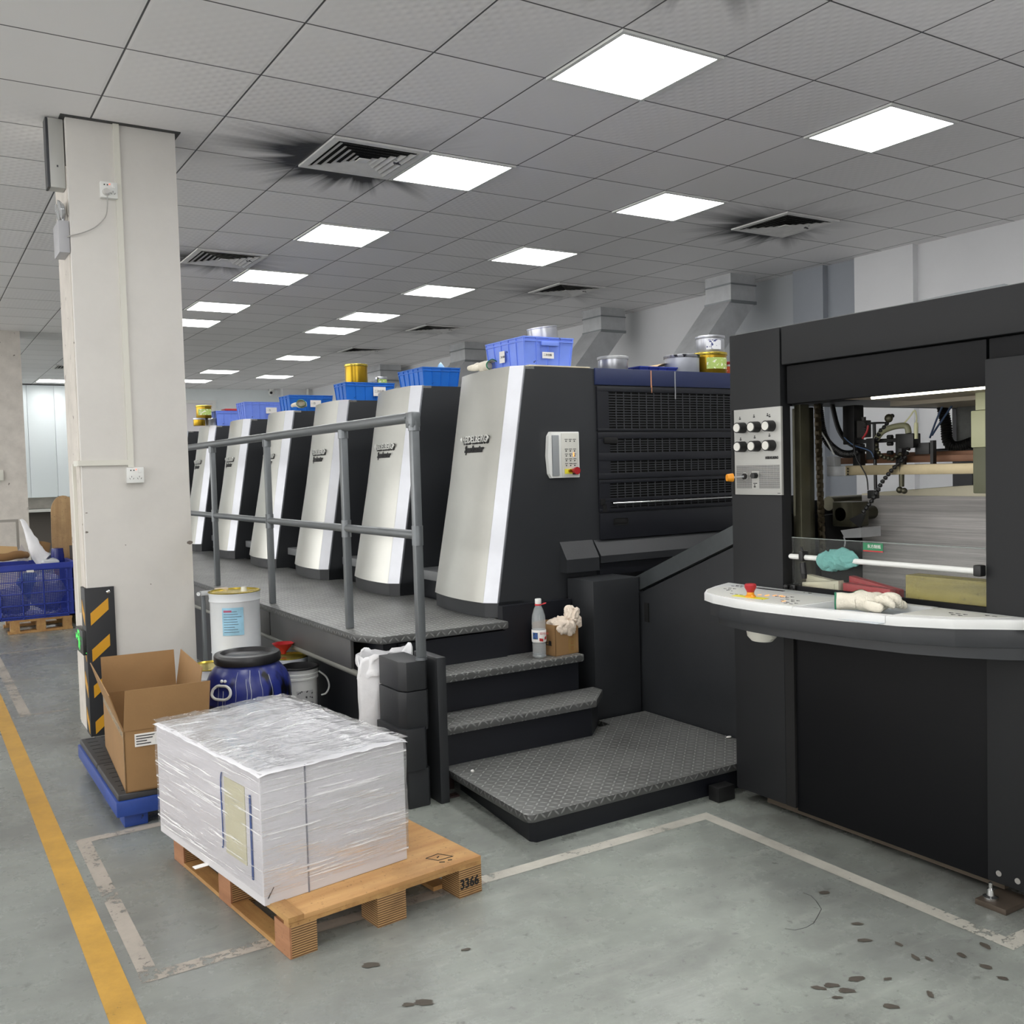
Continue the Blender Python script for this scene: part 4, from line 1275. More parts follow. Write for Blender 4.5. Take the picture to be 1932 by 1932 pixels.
lp = [(.48, -1.031, 1.405), (.475, -1.022, 1.374), (.47, -1.003, 1.354), (.465, -.985, 1.339), (.46, -.966, 1.319), (.455, -.947, 1.295), (.45, -.932, 1.275), (.448, -.923, 1.254), (.446, -.908, 1.228), (.444, -.893, 1.207), (.442, -.876, 1.186), (.44, -.862, 1.168)]
jh = beads(lp, .0088, 'jointed_hose', BLACK, sh)
b = B(); b.prism([(-.852, 1.160), (-.868, 1.158), (-.842, 1.106), (-.795, 1.136)], 'x', .434, .446); b.build('flat_nozzle', BLACK, jh)
beads([(.48, -.892, 1.447), (.48, -.911, 1.478), (.48, -.930, 1.492), (.48, -.948, 1.516), (.48, -.962, 1.53)], .0085, 'jointed_hose', BLACK, sh)
b = B(); b.ball((.47, -.955, 1.522), .017, sx=.8); b.build('brass_joint', GUN, sh)
b = B(); b.tube([(.49, -1.0, 1.494), (.49, -1.03, 1.522), (.49, -1.052, 1.545), (.49, -1.060, 1.520), (.49, -1.058, 1.50)], .003, 8); b.cyl((.49, -1.058, 1.50), (.49, -1.056, 1.44), .007, .0085, 12)
b.build('sensor_plug', M('yellow_white_plastic', (206, 206, 166), .4), sh)
b = B(); b.tube([(.47, -.748, 1.459), (.47, -.793, 1.426), (.47, -.867, 1.402), (.47, -.884, 1.377)], .0022, 6); b.build('blue_cable', M('blue_cable', (80, 104, 140), .4), sh)
b = B(); b.tube([(.46, -.801, 1.435), (.46, -.812, 1.38), (.46, -.840, 1.335), (.46, -.860, 1.30), (.46, -.866, 1.25)], .0028, 6); b.build('black_cable', BLACK, sh)
b = B(); b.tube([(.47, -.862, 1.50), (.47, -.855, 1.475), (.47, -.835, 1.45)], .004, 6); b.build('red_wire', RED, sh)
b = B(); b.tube([(.48, -.615, 1.50), (.48, -.66, 1.44), (.48, -.69, 1.39)], .0035, 6); b.build('white_cable', WHITE, sh)
b = B(); b.tube([(.9, -.90, 1.60), (.9, -.86, 1.52), (.9, -.83, 1.45)], .004, 6); b.tube([(.9, -.95, 1.60), (.9, -.87, 1.50), (.9, -.84, 1.46)], .004, 6); b.build('blue_tube', M('blue_cable', (80, 104, 140), .4), sh)
b = B(); b.tube([(.50, -.600, 1.60), (.50, -.605, 1.56), (.50, -.615, 1.50), (.50, -.640, 1.445), (.50, -.700, 1.400), (.50, -.760, 1.392), (.50, -.80, 1.408)], .013, 12, ring=(.008, .003))
b.build('corrugated_hose', BLACK, sh)
b = B(); b.tube([(.58, -.60, 1.60), (.58, -.63, 1.5), (.58, -.68, 1.44), (.58, -.76, 1.41), (.58, -.80, 1.42)], .010, 10); b.build('black_hose', BLACK, sh)
b = B(); b.tube([(1.0, -.815, 1.61), (1.0, -.825, 1.56), (1.0, -.838, 1.50), (1.0, -.842, 1.445), (1.0, -.862, 1.415), (1.0, -.905, 1.412), (1.0, -.98, 1.432), (1.0, -1.1, 1.44)], .020, 14, ring=(.010, .004))
b.build('corrugated_hose', BLACK, sh)
b = B(); b.cyl((1.0, -.74, 1.395), (1.0, -1.0, 1.398), .010, seg=12); b.build('rear_spindle', BLACK, sh)
b = B(); b.box(1.02, 1.04, -.965, -.87, 1.43, 1.575, .003); b.build('worn_bracket', M('worn_grey_bracket', (110, 112, 110), .5, .3, var=.3, vs=14), sh)
b = B(); b.box(.47, .56, -1.40, -1.288, 1.40, 1.528, .004); b.box(.48, .54, -1.36, -1.30, 1.53, 1.59); b.build('junction_box', M('cream_green_box', (190, 192, 156), .4), sh)
b = B(); b.box(.47, .54, -1.38, -1.295, 1.24, 1.40, .004); b.build('junction_base', M('olive_box', (96, 98, 76), .5), sh)

# ------------------------------------------------------------------ ventilation ducts at the right wall
def duct(label, x, y, wx, wy, zb=1.7):
    t = thing('ventilation_duct', label, 'duct', (x - .3, y + wy / 2, zb), 0, 'galvanised ducts rising from behind the press')
    b = B(); b.box(x, x + wx, y, y + wy, 2.98, CEIL); b.build('upper_section', STEEL, t, flat=True)
    b = B()
    A = [(x, y, 2.98), (x + wx, y, 2.98), (x + wx, y + wy, 2.98), (x, y + wy, 2.98)]
    o_ = Vector((-.62, .02, -.72))
    Bq = [Vector(p) + o_ for p in A]
    va = [b.bm.verts.new(p) for p in A]; vb = [b.bm.verts.new(p) for p in Bq]
    for i in range(4): b.bm.faces.new((va[i], va[(i + 1) % 4], vb[(i + 1) % 4], vb[i]))
    b.build('slanted_section', STEEL, t, flat=True)
    b = B(); b.box(x - .62, x - .62 + wx, y + .02, y + .02 + wy, 0.0, 2.26); b.build('lower_section', STEEL, t, flat=True)
    b = B()
    b.box(x - .008, x + wx + .008, y - .008, y + wy + .008, 2.955, 2.985); b.box(x - .008, x + wx + .008, y - .008, y + wy + .008, CEIL - .11, CEIL - .095)
    b.build('flange', M('flange_steel', (136, 140, 142), .4, .7), t, flat=True)
duct('largest grey sheet metal duct, nearest, above the yellow ink tin', 4.30, 3.71, .34, .36)
duct('middle grey sheet metal duct rising behind the near crate', 4.32, 5.85, .36, .36)
duct('third grey sheet metal duct behind the azure crates', 4.30, 9.1, .36, .45)
duct('farthest grey sheet metal duct, half hidden by the azure crate', 4.35, 12.2, .40, .55)

# ------------------------------------------------------------------ crates and tins on the press
def make_crate(name, label, lx, ly, h, mat, loc, rz=0., tagtxt=None, group='plastic crates on top of the press'):
    t = thing(name, label, 'crate', loc, rz, group)
    b = B(); tp = .012; th = .004
    def ringp(z, off):
        return [Vector((off[0], off[1], z)), Vector((lx - off[0], off[1], z)), Vector((lx - off[0], ly - off[1], z)), Vector((off[0], ly - off[1], z))]
    o0 = ringp(0, (tp, tp)); o1 = ringp(h, (0, 0)); i1 = ringp(h, (th, th)); i0 = ringp(th, (tp + th, tp + th))
    V = [[b.bm.verts.new(p) for p in r] for r in (o0, o1, i1, i0)]
    for A, Bq in zip(V, V[1:]):
        for i in range(4): b.bm.faces.new((A[i], A[(i + 1) % 4], Bq[(i + 1) % 4], Bq[i]))
    b.bm.faces.new(V[0][::-1]); b.bm.faces.new(V[3])
    b.build('tub', mat, t, local=True, flat=True)
    b = B()
    # rim, ribs
    zr = h - .024
    for z in (h - .006, zr):
        e = tp * (1 - z / h)
        b.box(e - .006, lx - e + .006, e - .006, e, z, z + .006); b.box(e - .006, lx - e + .006, ly - e, ly - e + .006, z, z + .006)
        b.box(e - .006, e, e, ly - e, z, z + .006); b.box(lx - e, lx - e + .006, e, ly - e, z, z + .006)
    def rib(u0, v0, nx, ny):
        b.prism([(0, 0)] * 0 or [(-.002, -.002), (.002, -.002), (.002, .002), (-.002, .002)], 'z', 0, .0001) if False else None
    n = max(3, round(lx / .07)); m = max(3, round(ly / .07))
    for k in range(n + 1):
        f = k / n; x = tp + (lx - 2 * tp) * f
        for s, yy in ((-1, 0), (1, ly)):
            y_t = yy + (0 if s < 0 else 0); y_b = yy - s * tp
            xx = lx * f
            p = [Vector((xx - .002, y_t + s * .005, h - .004)), Vector((xx + .002, y_t + s * .005, h - .004)), Vector((x + .002, y_b + s * .005, 0.003)), Vector((x - .002, y_b + s * .005, 0.003))]
            q = [v - Vector((0, s * .005, 0)) for v in p]
            va = [b.bm.verts.new(v) for v in p]; vb = [b.bm.verts.new(v) for v in q]
            b.bm.faces.new(va); b.bm.faces.new(vb[::-1])
            for i in range(4): b.bm.faces.new((va[i], vb[i], vb[(i + 1) % 4], va[(i + 1) % 4]))
    for k in range(m + 1):
        f = k / m; y = tp + (ly - 2 * tp) * f
        for s, xx in ((-1, 0), (1, lx)):
            x_b = xx - s * tp; yy = ly * f
            p = [Vector((xx + s * .005, yy - .002, h - .004)), Vector((xx + s * .005, yy + .002, h - .004)), Vector((x_b + s * .005, y + .002, .003)), Vector((x_b + s * .005, y - .002, .003))]
            q = [v - Vector((s * .005, 0, 0)) for v in p]
            va = [b.bm.verts.new(v) for v in p]; vb = [b.bm.verts.new(v) for v in q]
            b.bm.faces.new(va); b.bm.faces.new(vb[::-1])
            for i in range(4): b.bm.faces.new((va[i], vb[i], vb[(i + 1) % 4], va[(i + 1) % 4]))
    b.build('ribs', mat, t, local=True, flat=True)
    return t
def sticker(par, name, x0, x1, z0, z1, face, ly, lx, txt, size, tilt=0.):
    """label on the near (-y) face or the left (-x) face of a crate; local crate coordinates"""
    wm = world_of(par)
    if face == 'y':
        b = B(); b.box(x0, x1, -.009, -.0065, z0, z1); s = b.build(name, PAPERW, par, local=True, flat=True)
        o_ = text('label_text', txt, size, INK, wm @ Vector((x0 + (x1 - x0) * .08, -.0095, z0 + (z1 - z0) * .42)), wm.to_3x3() @ Vector((1, 0, 0)), (0, 0, 1), s, depth=.0003)
    else:
        b = B(); b.box(-.009, -.0065, x0, x1, z0, z1); s = b.build(name, PAPERW, par, local=True, flat=True)
        o_ = text('label_text', txt, size, INK, wm @ Vector((-.0095, x1 - (x1 - x0) * .08, z0 + (z1 - z0) * .42)), wm.to_3x3() @ Vector((0, -1, 0)), (0, 0, 1), s, depth=.0003)
    return s
ZT = 1.884
# fibreboard sheet under the nearest crate
tag(settle(B().box(-.02, .36, .775, 1.25, ZT, ZT + .007, .001).build('board_sheet', M('pale_board', (206, 196, 172), .8))), 'thin pale board under the nearest periwinkle crate on the press', 'board')
c1 = make_crate('plastic_crate', 'large ink-stained periwinkle crate with a silver tin in it, on the nearest press unit', .30, .37, .145, CR_A, (-.035, .795, ZT + .007))
sticker(c1, 'paper_label', .105, .175, .036, .068, 'y', .37, .30, '二次白版', .013)
sticker(c1, 'paper_label', .175, .225, .03, .09, 'x', .37, .30, '二次白版', .012)
b = B(); b.box(.10, .205, -.014, -.004, .10, .122, .003); b.build('grip', CR_A, c1, local=True)
c2 = make_crate('plastic_crate', 'azure blue crate without a paper label, on the second press unit', .25, .34, .115, CR_B, (-.03, 1.93, ZT))
c3 = make_crate('plastic_crate', 'azure crate with white paper label and a gold tin, on the third press unit', .37, .21, .125, CR_B, (-.064, 3.06, ZT))
sticker(c3, 'paper_label', .205, .30, .03, .095, 'y', .21, .37, '二次白版', .019)
c4 = make_crate('plastic_crate', 'azure crate with a dotted white sticker, on the fourth press unit', .36, .24, .125, CR_B, (-.077, 4.2, ZT))
sticker(c4, 'paper_label', .17, .26, .03, .085, 'y', .24, .36, '∴ 白', .02)
c5 = make_crate('plastic_crate', 'periwinkle crate with a dotted white sticker, on the fifth press unit', .40, .25, .155, CR_A, (-.094, 5.35, ZT))
sticker(c5, 'paper_label', .19, .29, .05, .105, 'y', .25, .40, '∴ 白', .02)
c6 = make_crate('plastic_crate', 'smallest farthest periwinkle crate, on the sixth press unit beside gold tins', .30, .22, .15, CR_A, (-.04, 6.5, ZT))
sticker(c6, 'paper_label', .16, .27, .0, .05, 'y', .22, .30, '二次白版', .019)
B().cyl((0, 0, 0), (0, 0, .001), .001).bm.free()
b = B(); b.box(.06, .29, 6.53, 6.69, ZT + .153, ZT + .175, .005)
tag(settle(b.build('red_tray', RED)), 'flat red plastic tray lying on the farthest periwinkle crate', 'tray')
# white plastic bag tip in c2
b = B(); b.lathe([(.035, 0), (.02, .03), (.004, .05), (0, .052)], (.13, 2.0, ZT + .10), 10); b.crumple(.008, 40)
tag(settle(b.build('plastic_bag', M('pale_blue_film', (150, 190, 226), .25), ang=80)), 'pale blue plastic bag tip standing out of the label-less azure crate', 'bag')

def tin(label, x, y, z, r, h, mat, lid=None, band=None, tilt=None, name='ink_tin', group='ink tins on the press', rim=True):
    t = thing(name, label, 'tin', (x, y, z), 0, group)
    R = Matrix.Rotation(tilt, 3, 'Y') if tilt else None
    b = B(); b.lathe([(0, 0), (r * .97, 0), (r, .004), (r, h - .008), (r * 1.03, h - .006), (r * 1.03, h), (r * .96, h), (r * .94, h - .012), (0, h - .014)], (0, 0, 0), 36, rot=R)
    b.build('can_body', mat, t, local=True, ang=40)
    if lid:
        b = B(); b.lathe([(r * 1.03, h - .014), (r * 1.045, h - .012), (r * 1.045, h + .002), (r * .98, h + .004), (r * .95, h), (0, h)], (0, 0, 0), 36, rot=R); b.build('can_lid', lid, t, local=True, ang=40)
    if band:
        a0, a1, z0, z1, bm_ = band
        b = B(); n = 12
        for k in range(n):
            p = a0 + (a1 - a0) * k / n; q = a0 + (a1 - a0) * (k + 1) / n; rr = r + .0008
            pts = [Vector((math.cos(p) * rr, math.sin(p) * rr, z0)), Vector((math.cos(q) * rr, math.sin(q) * rr, z0)), Vector((math.cos(q) * rr, math.sin(q) * rr, z1)), Vector((math.cos(p) * rr, math.sin(p) * rr, z1))]
            if R: pts = [R @ v for v in pts]
            b.quad(*pts)
        b.build('can_label', bm_, t, local=True)
    return t
LGR = M('green_label', (176, 200, 108), .5, spots=((240, 240, 220), 55., .56)); LWH = M('white_blue_label', (226, 228, 234), .5, spots=((50, 60, 120), 48., .58)); LOR = M('orange_label', (216, 92, 44), .5, spots=((240, 236, 230), 40., .60))
tin('open silver tin tilted in the nearest periwinkle crate', .235, 1.0, ZT + .06, .080, .175, TIN, None, (-.35, .1, .06, .15, M('violet_label', (70, 56, 150), .5)), tilt=-.12)
tin('plain silver ink tin standing first from the crate above the louvred wall', .632, .93, ZT, .083, .082, TIN, STEEL)
tin('small silver tin with a white label just behind the plain silver tin', .740, 1.02, ZT, .042, .078, TIN, STEEL, (-2.2, -.8, .02, .06, LWH))
tin('wide silver tin with ink-stained rim left of the yellow tin', 1.135, .93, ZT, .100, .108, M('pale_grey_tin', (176, 180, 190), .4, .4, var=.05, vs=9), M('ink_stained_rim', (150, 152, 160), .4, .6, spots=((20, 22, 30), 24., .52)))
tin('yellow-gold tin with a green label, bottom of a stack of two', 1.352, .93, ZT, .099, .130, GOLD, GOLDLID, (-2.5, -.95, .035, .10, LGR))
tin('silver tin with a white and blue label on top of the yellow-gold tin', 1.358, .93, ZT + .134, .083, .095, TIN, TIN, (-2.6, -1.5, .015, .07, LWH))
tin('silver tin with an orange label and red lid beside the feeder tower', 1.545, .97, ZT, .085, .085, TIN, RED, (-2.7, -1.2, .015, .06, LOR))
t = make_crate('shallow_tray', 'shallow dark blue plastic tray between the tins above the louvred wall', .27, .2, .034, CR_N, (.765, .86, ZT), group=None)
b = B(); b.grid((.93, .93, ZT + .034), (.22, .02, .05), (0, .16, 0), 10, 4, lambda p, u, v: p + Vector((0, 0, .012 * math.sin(u * 5))))
tag(settle(b.build('brown_paper', M('kraft_paper', (206, 176, 132), .8))), 'sheet of tan paper leaning in the shallow blue tray', 'paper')
tin('plain gold tin standing in the azure crate on the third unit', .060, 3.16, ZT + .012, .080, .245, GOLD, GOLDLID)
tin('small silver tin peeking out beside the plain gold tin', .27, 3.2, ZT + .012, .042, .165, TIN, TIN, (-2.6, -.7, .10, .15, LGR))
tin('gold tin with a green label stacked on tins beside the column', -.150, 6.55, ZT + .075, .075, .125, GOLD, GOLDLID, (-2.6, -.5, .03, .09, LGR))
tin('low gold tin, left one of the two under the stacked gold tin', -.205, 6.52, ZT, .058, .072, GOLD, TIN)
tin('low silver tin, right one of the two under the stacked gold tin', -.085, 6.55, ZT, .055, .072, TIN, TIN)
# gloves and cloth on the covers
def small_glove(label, loc, rz):
    t = glove(loc, rz, label); t['group'] = 'gloves lying on the press covers'
    return t
small_glove('white work glove draped on the nearest unit left of the periwinkle crate', (-.045, 1.17, ZT), 1.5)
small_glove('white work glove with green trim lying before the crate on the fourth unit', (-.07, 3.95, ZT), 1.2)

# ------------------------------------------------------------------ bottle and carton on the step
ZS = .462
bt = thing('water_bottle', 'clear plastic water bottle with white cap and red tag, on the upper step', 'bottle', (-.155, .545, ZS))
PET = M('clear_pet', (206, 212, 214), .08, alpha=.32, spec=.8)
prof = [(0, .004), (.028, 0), (.034, .006)]
for k in range(5): prof += [(.034, .012 + k * .013), (.0315, .018 + k * .013)]
prof += [(.034, .078), (.034, .125), (.0325, .135), (.034, .145), (.034, .175), (.031, .205), (.022, .235), (.0135, .25), (.0135, .262)]
b = B(); b.lathe(prof, (0, 0, 0), 32); b.build('bottle_body', PET, bt, local=True, ang=60)
b = B(); b.lathe([(0, .002), (.0325, .004), (.0325, .074), (0, .074)], (0, 0, 0), 24); b.build('water', M('still_water', (150, 158, 162), .02, alpha=.35), bt, local=True, ang=50)
b = B(); b.lathe([(.0145, .258), (.0155, .26), (.0155, .280), (.014, .283), (0, .283)], (0, 0, 0), 24); b.build('cap', WHITE, bt, local=True)
b = B(); b.lathe([(.0345, .077), (.0352, .079), (.0352, .133), (.0345, .135)], (0, 0, 0), 32); bl = b.build('bottle_label', PAPERW, bt, local=True)
def patch(b, a0, a1, z0, z1, r, mi=0, n=6, skew=0.):
    for k in range(n):
        p = a0 + (a1 - a0) * k / n; q = a0 + (a1 - a0) * (k + 1) / n
        b.quad((math.cos(p) * r, math.sin(p) * r, z0 + skew * (k / n)), (math.cos(q) * r, math.sin(q) * r, z0 + skew * ((k + 1) / n)), (math.cos(q) * r, math.sin(q) * r, z1 + skew * ((k + 1) / n)), (math.cos(p) * r, math.sin(p) * r, z1 + skew * (k / n)), mi=mi)
va = math.atan2(-3.318 - .545, -2.691 + .155)
b = B(); patch(b, va - .95, va - .15, .092, .124, .0358); b.build('label_picture', M('blue_picture', (44, 80, 140), .5, spots=((30, 60, 70), 60., .55)), bl, local=True)
b = B(); patch(b, va + .05, va + .6, .084, .098, .0358, skew=-.004); patch(b, va + .85, va + 1.25, .086, .100, .0358, skew=.006); b.build('label_red_swash', INKR, bl, local=True)
dx = Vector((math.cos(va), math.sin(va), 0)); rx = Vector((-math.sin(va), math.cos(va), 0))
text('label_text', '娃哈哈', .014, INKR, Vector((-.155, .545, ZS + .115)) + dx * .0362 + rx * .004, rx, (0, 0, 1), bl, depth=.0003)
b = B(); b.lathe([(.014, .250), (.0165, .252), (.0165, .257), (.014, .259)], (0, 0, 0), 20)
b.tube([(.0165, -.004, .254), (.030, -.006, .255), (.042, -.004, .258), (.046, .002, .258), (.040, .006, .257), (.028, .004, .255)], .0022, 6); b.build('red_tag', M('red_tag_plastic', (206, 50, 60), .4), bt, local=True)

cb = thing('cardboard_box', 'small open cardboard box with a pale cloth, on the right end of the upper step', 'box', (-.01, .60, ZS), .12)
L = cb
def open_box(par, x0, x1, y0, y1, z0, z1, th, mat):
    b = B()
    b.box(x0, x1, y0, y0 + th, z0, z1); b.box(x0, x1, y1 - th, y1, z0, z1); b.box(x0, x0 + th, y0, y1, z0, z1); b.box(x1 - th, x1, y0, y1, z0, z1); b.box(x0, x1, y0, y1, z0, z0 + th)
    return b.build('carton_body', mat, par, local=True, flat=True)
open_box(cb, -.088, .062, -.085, .085, 0, .150, .003, CARD)
wm = world_of(cb)
text('side_print', '纸上皇', .026, INK, wm @ Vector((-.0885, .02, .05)), wm.to_3x3() @ Vector((0, -1, 0)), (0, 0, 1), cb, depth=.0003, bold=.001)
for k, ch in enumerate('质欢公司'):
    text('red_print', ch, .022, INKR, wm @ Vector((.008, -.0855, .108 - k * .030)), wm.to_3x3() @ Vector((1, 0, 0)), (0, 0, 1), cb, depth=.0003)
B().box(-.005, .040, -.0858, -.0850, .002, .145).build('packing_tape', M('brown_tape', (156, 122, 76), .3), cb, local=True, flat=True)
b = B()
pts = [(-.09, .575, .62), (-.065, .545, .618), (-.03, .525, .612), (.01, .515, .602), (.04, .52, .615), (.06, .55, .64), (.05, .57, .675), (.03, .58, .66), (.055, .56, .63), (.075, .56, .60)]
b.ball((-.02, .555, .612), .050, sx=1.35, sy=1.1, sz=.42, sub=5)
b.ball((-.045, .520, .600), .030, sx=1.3, sy=.7, sz=.9, sub=4)
b.ball((.045, .545, .640), .036, sx=.9, sy=.9, sz=1.15, sub=5)
b.ball((.072, .540, .615), .024, sx=.8, sy=.8, sz=1.3, sub=4)
b.ball((.01, .512, .592), .022, sx=1.0, sy=.5, sz=1.5, sub=4)
b.crumple(.014, 22, 3.); b.folds(.008, 34, 5.)
tag(settle(b.build('crumpled_cloth', M('pale_pink_cloth', (222, 208, 192), .95, var=.12, vs=24, bump=.3, bs=120), ang=80)), 'crumpled pale cotton cloth spilling out of the small cardboard box', 'cloth')

# ------------------------------------------------------------------ wrapped stack on wooden pallet
pa = thing('wooden_pallet', 'wooden pallet with plywood top, stamped 3366, under the wrapped paper stack', 'pallet', (-1.838, -.695, 0), math.radians(6.2))
PWd, PLn, PH = .672, .955, .118
b = B(); b.box(.004, PWd, 0, PLn, PH - .014, PH, .001); b.build('deck_board', WOODX, pa, local=True)
b = B(); b.box(0, PWd, .0, .035, PH - .026, PH - .014); b.box(0, PWd, PLn / 2 - .04, PLn / 2 + .04, PH - .026, PH - .014); b.box(0, PWd, PLn - .06, PLn, PH - .026, PH - .014)
b.box(-.003, .045, -.003, PLn + .003, PH - .012, PH + .004); b.build('edge_strip', WOODE, pa, local=True)
for i, (x0, x1) in enumerate(((0, .085), (.285, .385), (PWd - .088, PWd))):
    for j, (y0, y1) in enumerate(((0, .10), (.43, .53), (PLn - .10, PLn))):
        b = B(); b.box(x0 + (.006 if i == 0 else 0), x1, y0, y1, .001, PH - .026)
        if i == 0: b.box(x0, x0 + .006, y0, y1, .001, PH - .026, mi=1)
        b.build('block', [PLY, WOODR], pa, local=True, flat=True)
for bx in (0, .55):
    for y0, y1 in ((.10, .43), (.53, PLn - .10)):
        B().box(bx, bx + .055, y0, y1, .002, .016).build('bottom_board', WOODE, pa, local=True)
wm = world_of(pa)
text('pallet_number', '3366', .043, INK, wm @ Vector((PWd - .085, -.0012, .030)), wm.to_3x3() @ Vector((1, 0, 0)), (0, 0, 1), pa, depth=.0004, bold=.0012, squash=.86)
b = B(); b.tube([(.545, .06, PH + .0006), (.60, .055, PH + .0006), (.575, .105, PH + .0006), (.525, .10, PH + .0006), (.545, .06, PH + .0006)], .0014, 4, smooth=False)
b.tube([(.555, .08, PH + .0006), (.565, .085, PH + .0006)], .002, 4); b.tube([(.54, .045, PH + .0006), (.555, .035, PH + .0006)], .002, 4); b.tube([(.57, .04, PH + .0006), (.582, .034, PH + .0006)], .002, 4)
b.build('stamp_mark', INK, pa, local=True)
ps = thing('paper_stack', 'large block of white paper in clear stretch wrap on the wooden pallet', 'paper stack', (-1.870, -.578, PH + .001), math.radians(8.2))
SW, SL, SH = .497, .822, .388
b = B(); b.box(0, SW, 0, SL, 0, SH, .002); b.build('paper_block', PAPER_E, ps, local=True, ang=60)
b = B(); b.grid((-.010, -.010, SH + .003), (SW + .02, 0, 0), (0, SL + .02, 0), 40, 60, lambda p, u, v: p + Vector((0, 0, .006 * noise.noise(p * 7) + .004 * noise.noise(p * 25) - .012 * max(0, abs(u - .5) * 2 - .92) * 6 - .010 * max(0, abs(v - .5) * 2 - .94) * 8 + .012 * max(0, 1 - ((u - .75) ** 2 + (v - .8) ** 2) * 9))))
b.build('cover_sheet', M('glossy_white_sheet', (246, 246, 249), .30, bump=.3, bs=12), ps, local=True, ang=80, norm=False)
b = B()
e = .004
def wob(n_):
    return lambda p, u, v: p + Vector(n_) * (.004 * noise.noise(Vector((p.x * 5 + p.y * 3, p.y * 5, p.z * 26 + (p.x + p.y) * 5))) + .002)
b.grid((-e, -e, .03), (SW + 2 * e, 0, 0), (0, 0, SH - .028), 50, 50, wob((0, -1, 0)))
b.grid((-e, SL + e, .03), (SW + 2 * e, 0, 0), (0, 0, SH - .028), 20, 20, wob((0, 1, 0)))
b.grid((-e, -e, .03), (0, SL + 2 * e, 0), (0, 0, SH - .028), 60, 50, wob((-1, 0, 0)))
b.grid((SW + e, -e, .03), (0, SL + 2 * e, 0), (0, 0, SH - .028), 30, 30, wob((1, 0, 0)))
b.build('stretch_wrap', wrap_mat('stretch_film', True), ps, local=True, ang=80)
b = B(); b.grid((-e - .006, -e - .006, SH + .008), (SW + .02, 0, 0), (0, SL + .02, 0), 60, 90, lambda p, u, v: p + Vector((0, 0, .003 + .005 * noise.noise(p * 12) + .006 * abs(noise.noise(Vector((p.x * 30, p.y * 9, 0)))) + .014 * max(0, 1 - ((u - .75) ** 2 + (v - .8) ** 2) * 9))))
b.build('top_film', wrap_mat('stretch_film_top', False), ps, local=True, ang=80, norm=False)
b = B(); b.box(-.0025, 0, .105, .25, .09, SH - .06); b.build('cream_insert', M('cream_board', (206, 202, 176), .7), ps, local=True, flat=True)
b = B(); b.box(-.004, -.001, .062, .071, .06, SH - .075); b.tube([(-.004, .262, SH - .05), (-.004, .270, SH - .09), (-.004, .268, .12), (-.004, .276, .10)], .0022, 6)
b.build('blue_mark', INKB, ps, local=True, flat=True)
b = B(); b.box(.141, .145, -.0035, -.0005, 0, SH); b.build('pencil_line', M('grey_line', (130, 130, 140), .7), ps, local=True, flat=True)
b = B(); b.tube([(.012, -.002, .022), (.03, -.002, .05)], .0012, 5, smooth=False); b.tube([(.01, -.002, .02), (.018, -.002, .035)], .001, 5, smooth=False); b.build('pen_tick', INK, ps, local=True)
b = B(); b.box(-.045, .01, .40, .425, .002, .004); b.build('paper_tab', PAPERW, ps, local=True, flat=True)

# ------------------------------------------------------------------ blue pallet with carton
bp_ = thing('plastic_pallet', 'blue plastic spill pallet with black grid top beside the column', 'pallet', (-2.062, .672, 0))
BL = M('worn_blue_plastic', (36, 66, 142), .5, var=.2, vs=8, spots=((16, 20, 34), 18., .70))
b = B(); b.box(.0, .95, .0, 1.01, .05, .112, .006); b.build('blue_tray', BL, bp_, local=True)
for (x, y) in ((.03, .02), (.22, .02), (.42, .02), (.80, .02), (.03, .42), (.42, .42), (.80, .42), (.03, .88), (.42, .88), (.80, .88)):
    B().box(x, x + .09, y, y + .11, 0, .052, .005).build('foot', BL, bp_, local=True)
BT = M('black_rubber_top', (54, 54, 56), .6, var=.12, vs=7)
for (y0, y1) in ((.008, .500), (.510, 1.0)):
    b = B(); b.box(.008, .94, y0, y1, .110, .138, .010, seg=3); tp_ = b.build('top_grid', BT, bp_, local=True)
    b = B()
    yy = y0 + .05
    while yy < y1 - .03:
        for x in (.03, .10, .3, .5, .7): b.box(x, x + .045, yy, yy + .006, .1375, .1386)
        yy += .068
    b.build('slots', VOID, tp_, local=True, flat=True)
ct = thing('cardboard_carton', 'long open brown cardboard carton with raised flaps, on the blue pallet', 'box', (-2.022, .684, .139), math.radians(-3.6))
cw, cl, ch = .325, .78, .245
open_box(ct, 0, cw, 0, cl, 0, ch, .005, CARD)
def flap(name, p, du, dv, mat=CARD):
    b = B(); b.grid(p, du, dv, 6, 4); 
    n = Vector(du).cross(Vector(dv)).normalized() * .004
    g2 = [v.co.copy() + n for v in b.bm.verts]
    b.grid(Vector(p) + n, du, dv, 6, 4)
    # close the edges
    P = [Vector(p), Vector(p) + Vector(du), Vector(p) + Vector(du) + Vector(dv), Vector(p) + Vector(dv)]
    for i in range(4): b.quad(P[i], P[(i + 1) % 4], P[(i + 1) % 4] + n, P[i] + n)
    return b.build(name, mat, ct, local=True, flat=True)
flap('front_flap', (0, 0, ch), (cw, 0, 0), (.01, -.012, .162))
flap('back_flap', (0, cl, ch), (cw, 0, 0), (0, .03, .165))
flap('left_flap', (0, cl, ch), (0, -cl, 0), (-.045, .0, .150))
flap('right_flap', (cw, 0.25, ch), (0, cl - .25, 0), (.03, .02, .165))
b = B(); b.box(.04, .125, -.004, -.0005, .178, .228)
lb_ = b.build('shipping_label', PAPERW, ct, local=True, flat=True)
b = B()
for k, wds in enumerate((.07, .062, .04, .055)): b.box(.045, .045 + wds, -.0052, -.0038, .218 - k * .0105, .2215 - k * .0105)
b.build('label_print', INK, lb_, local=True, flat=True)
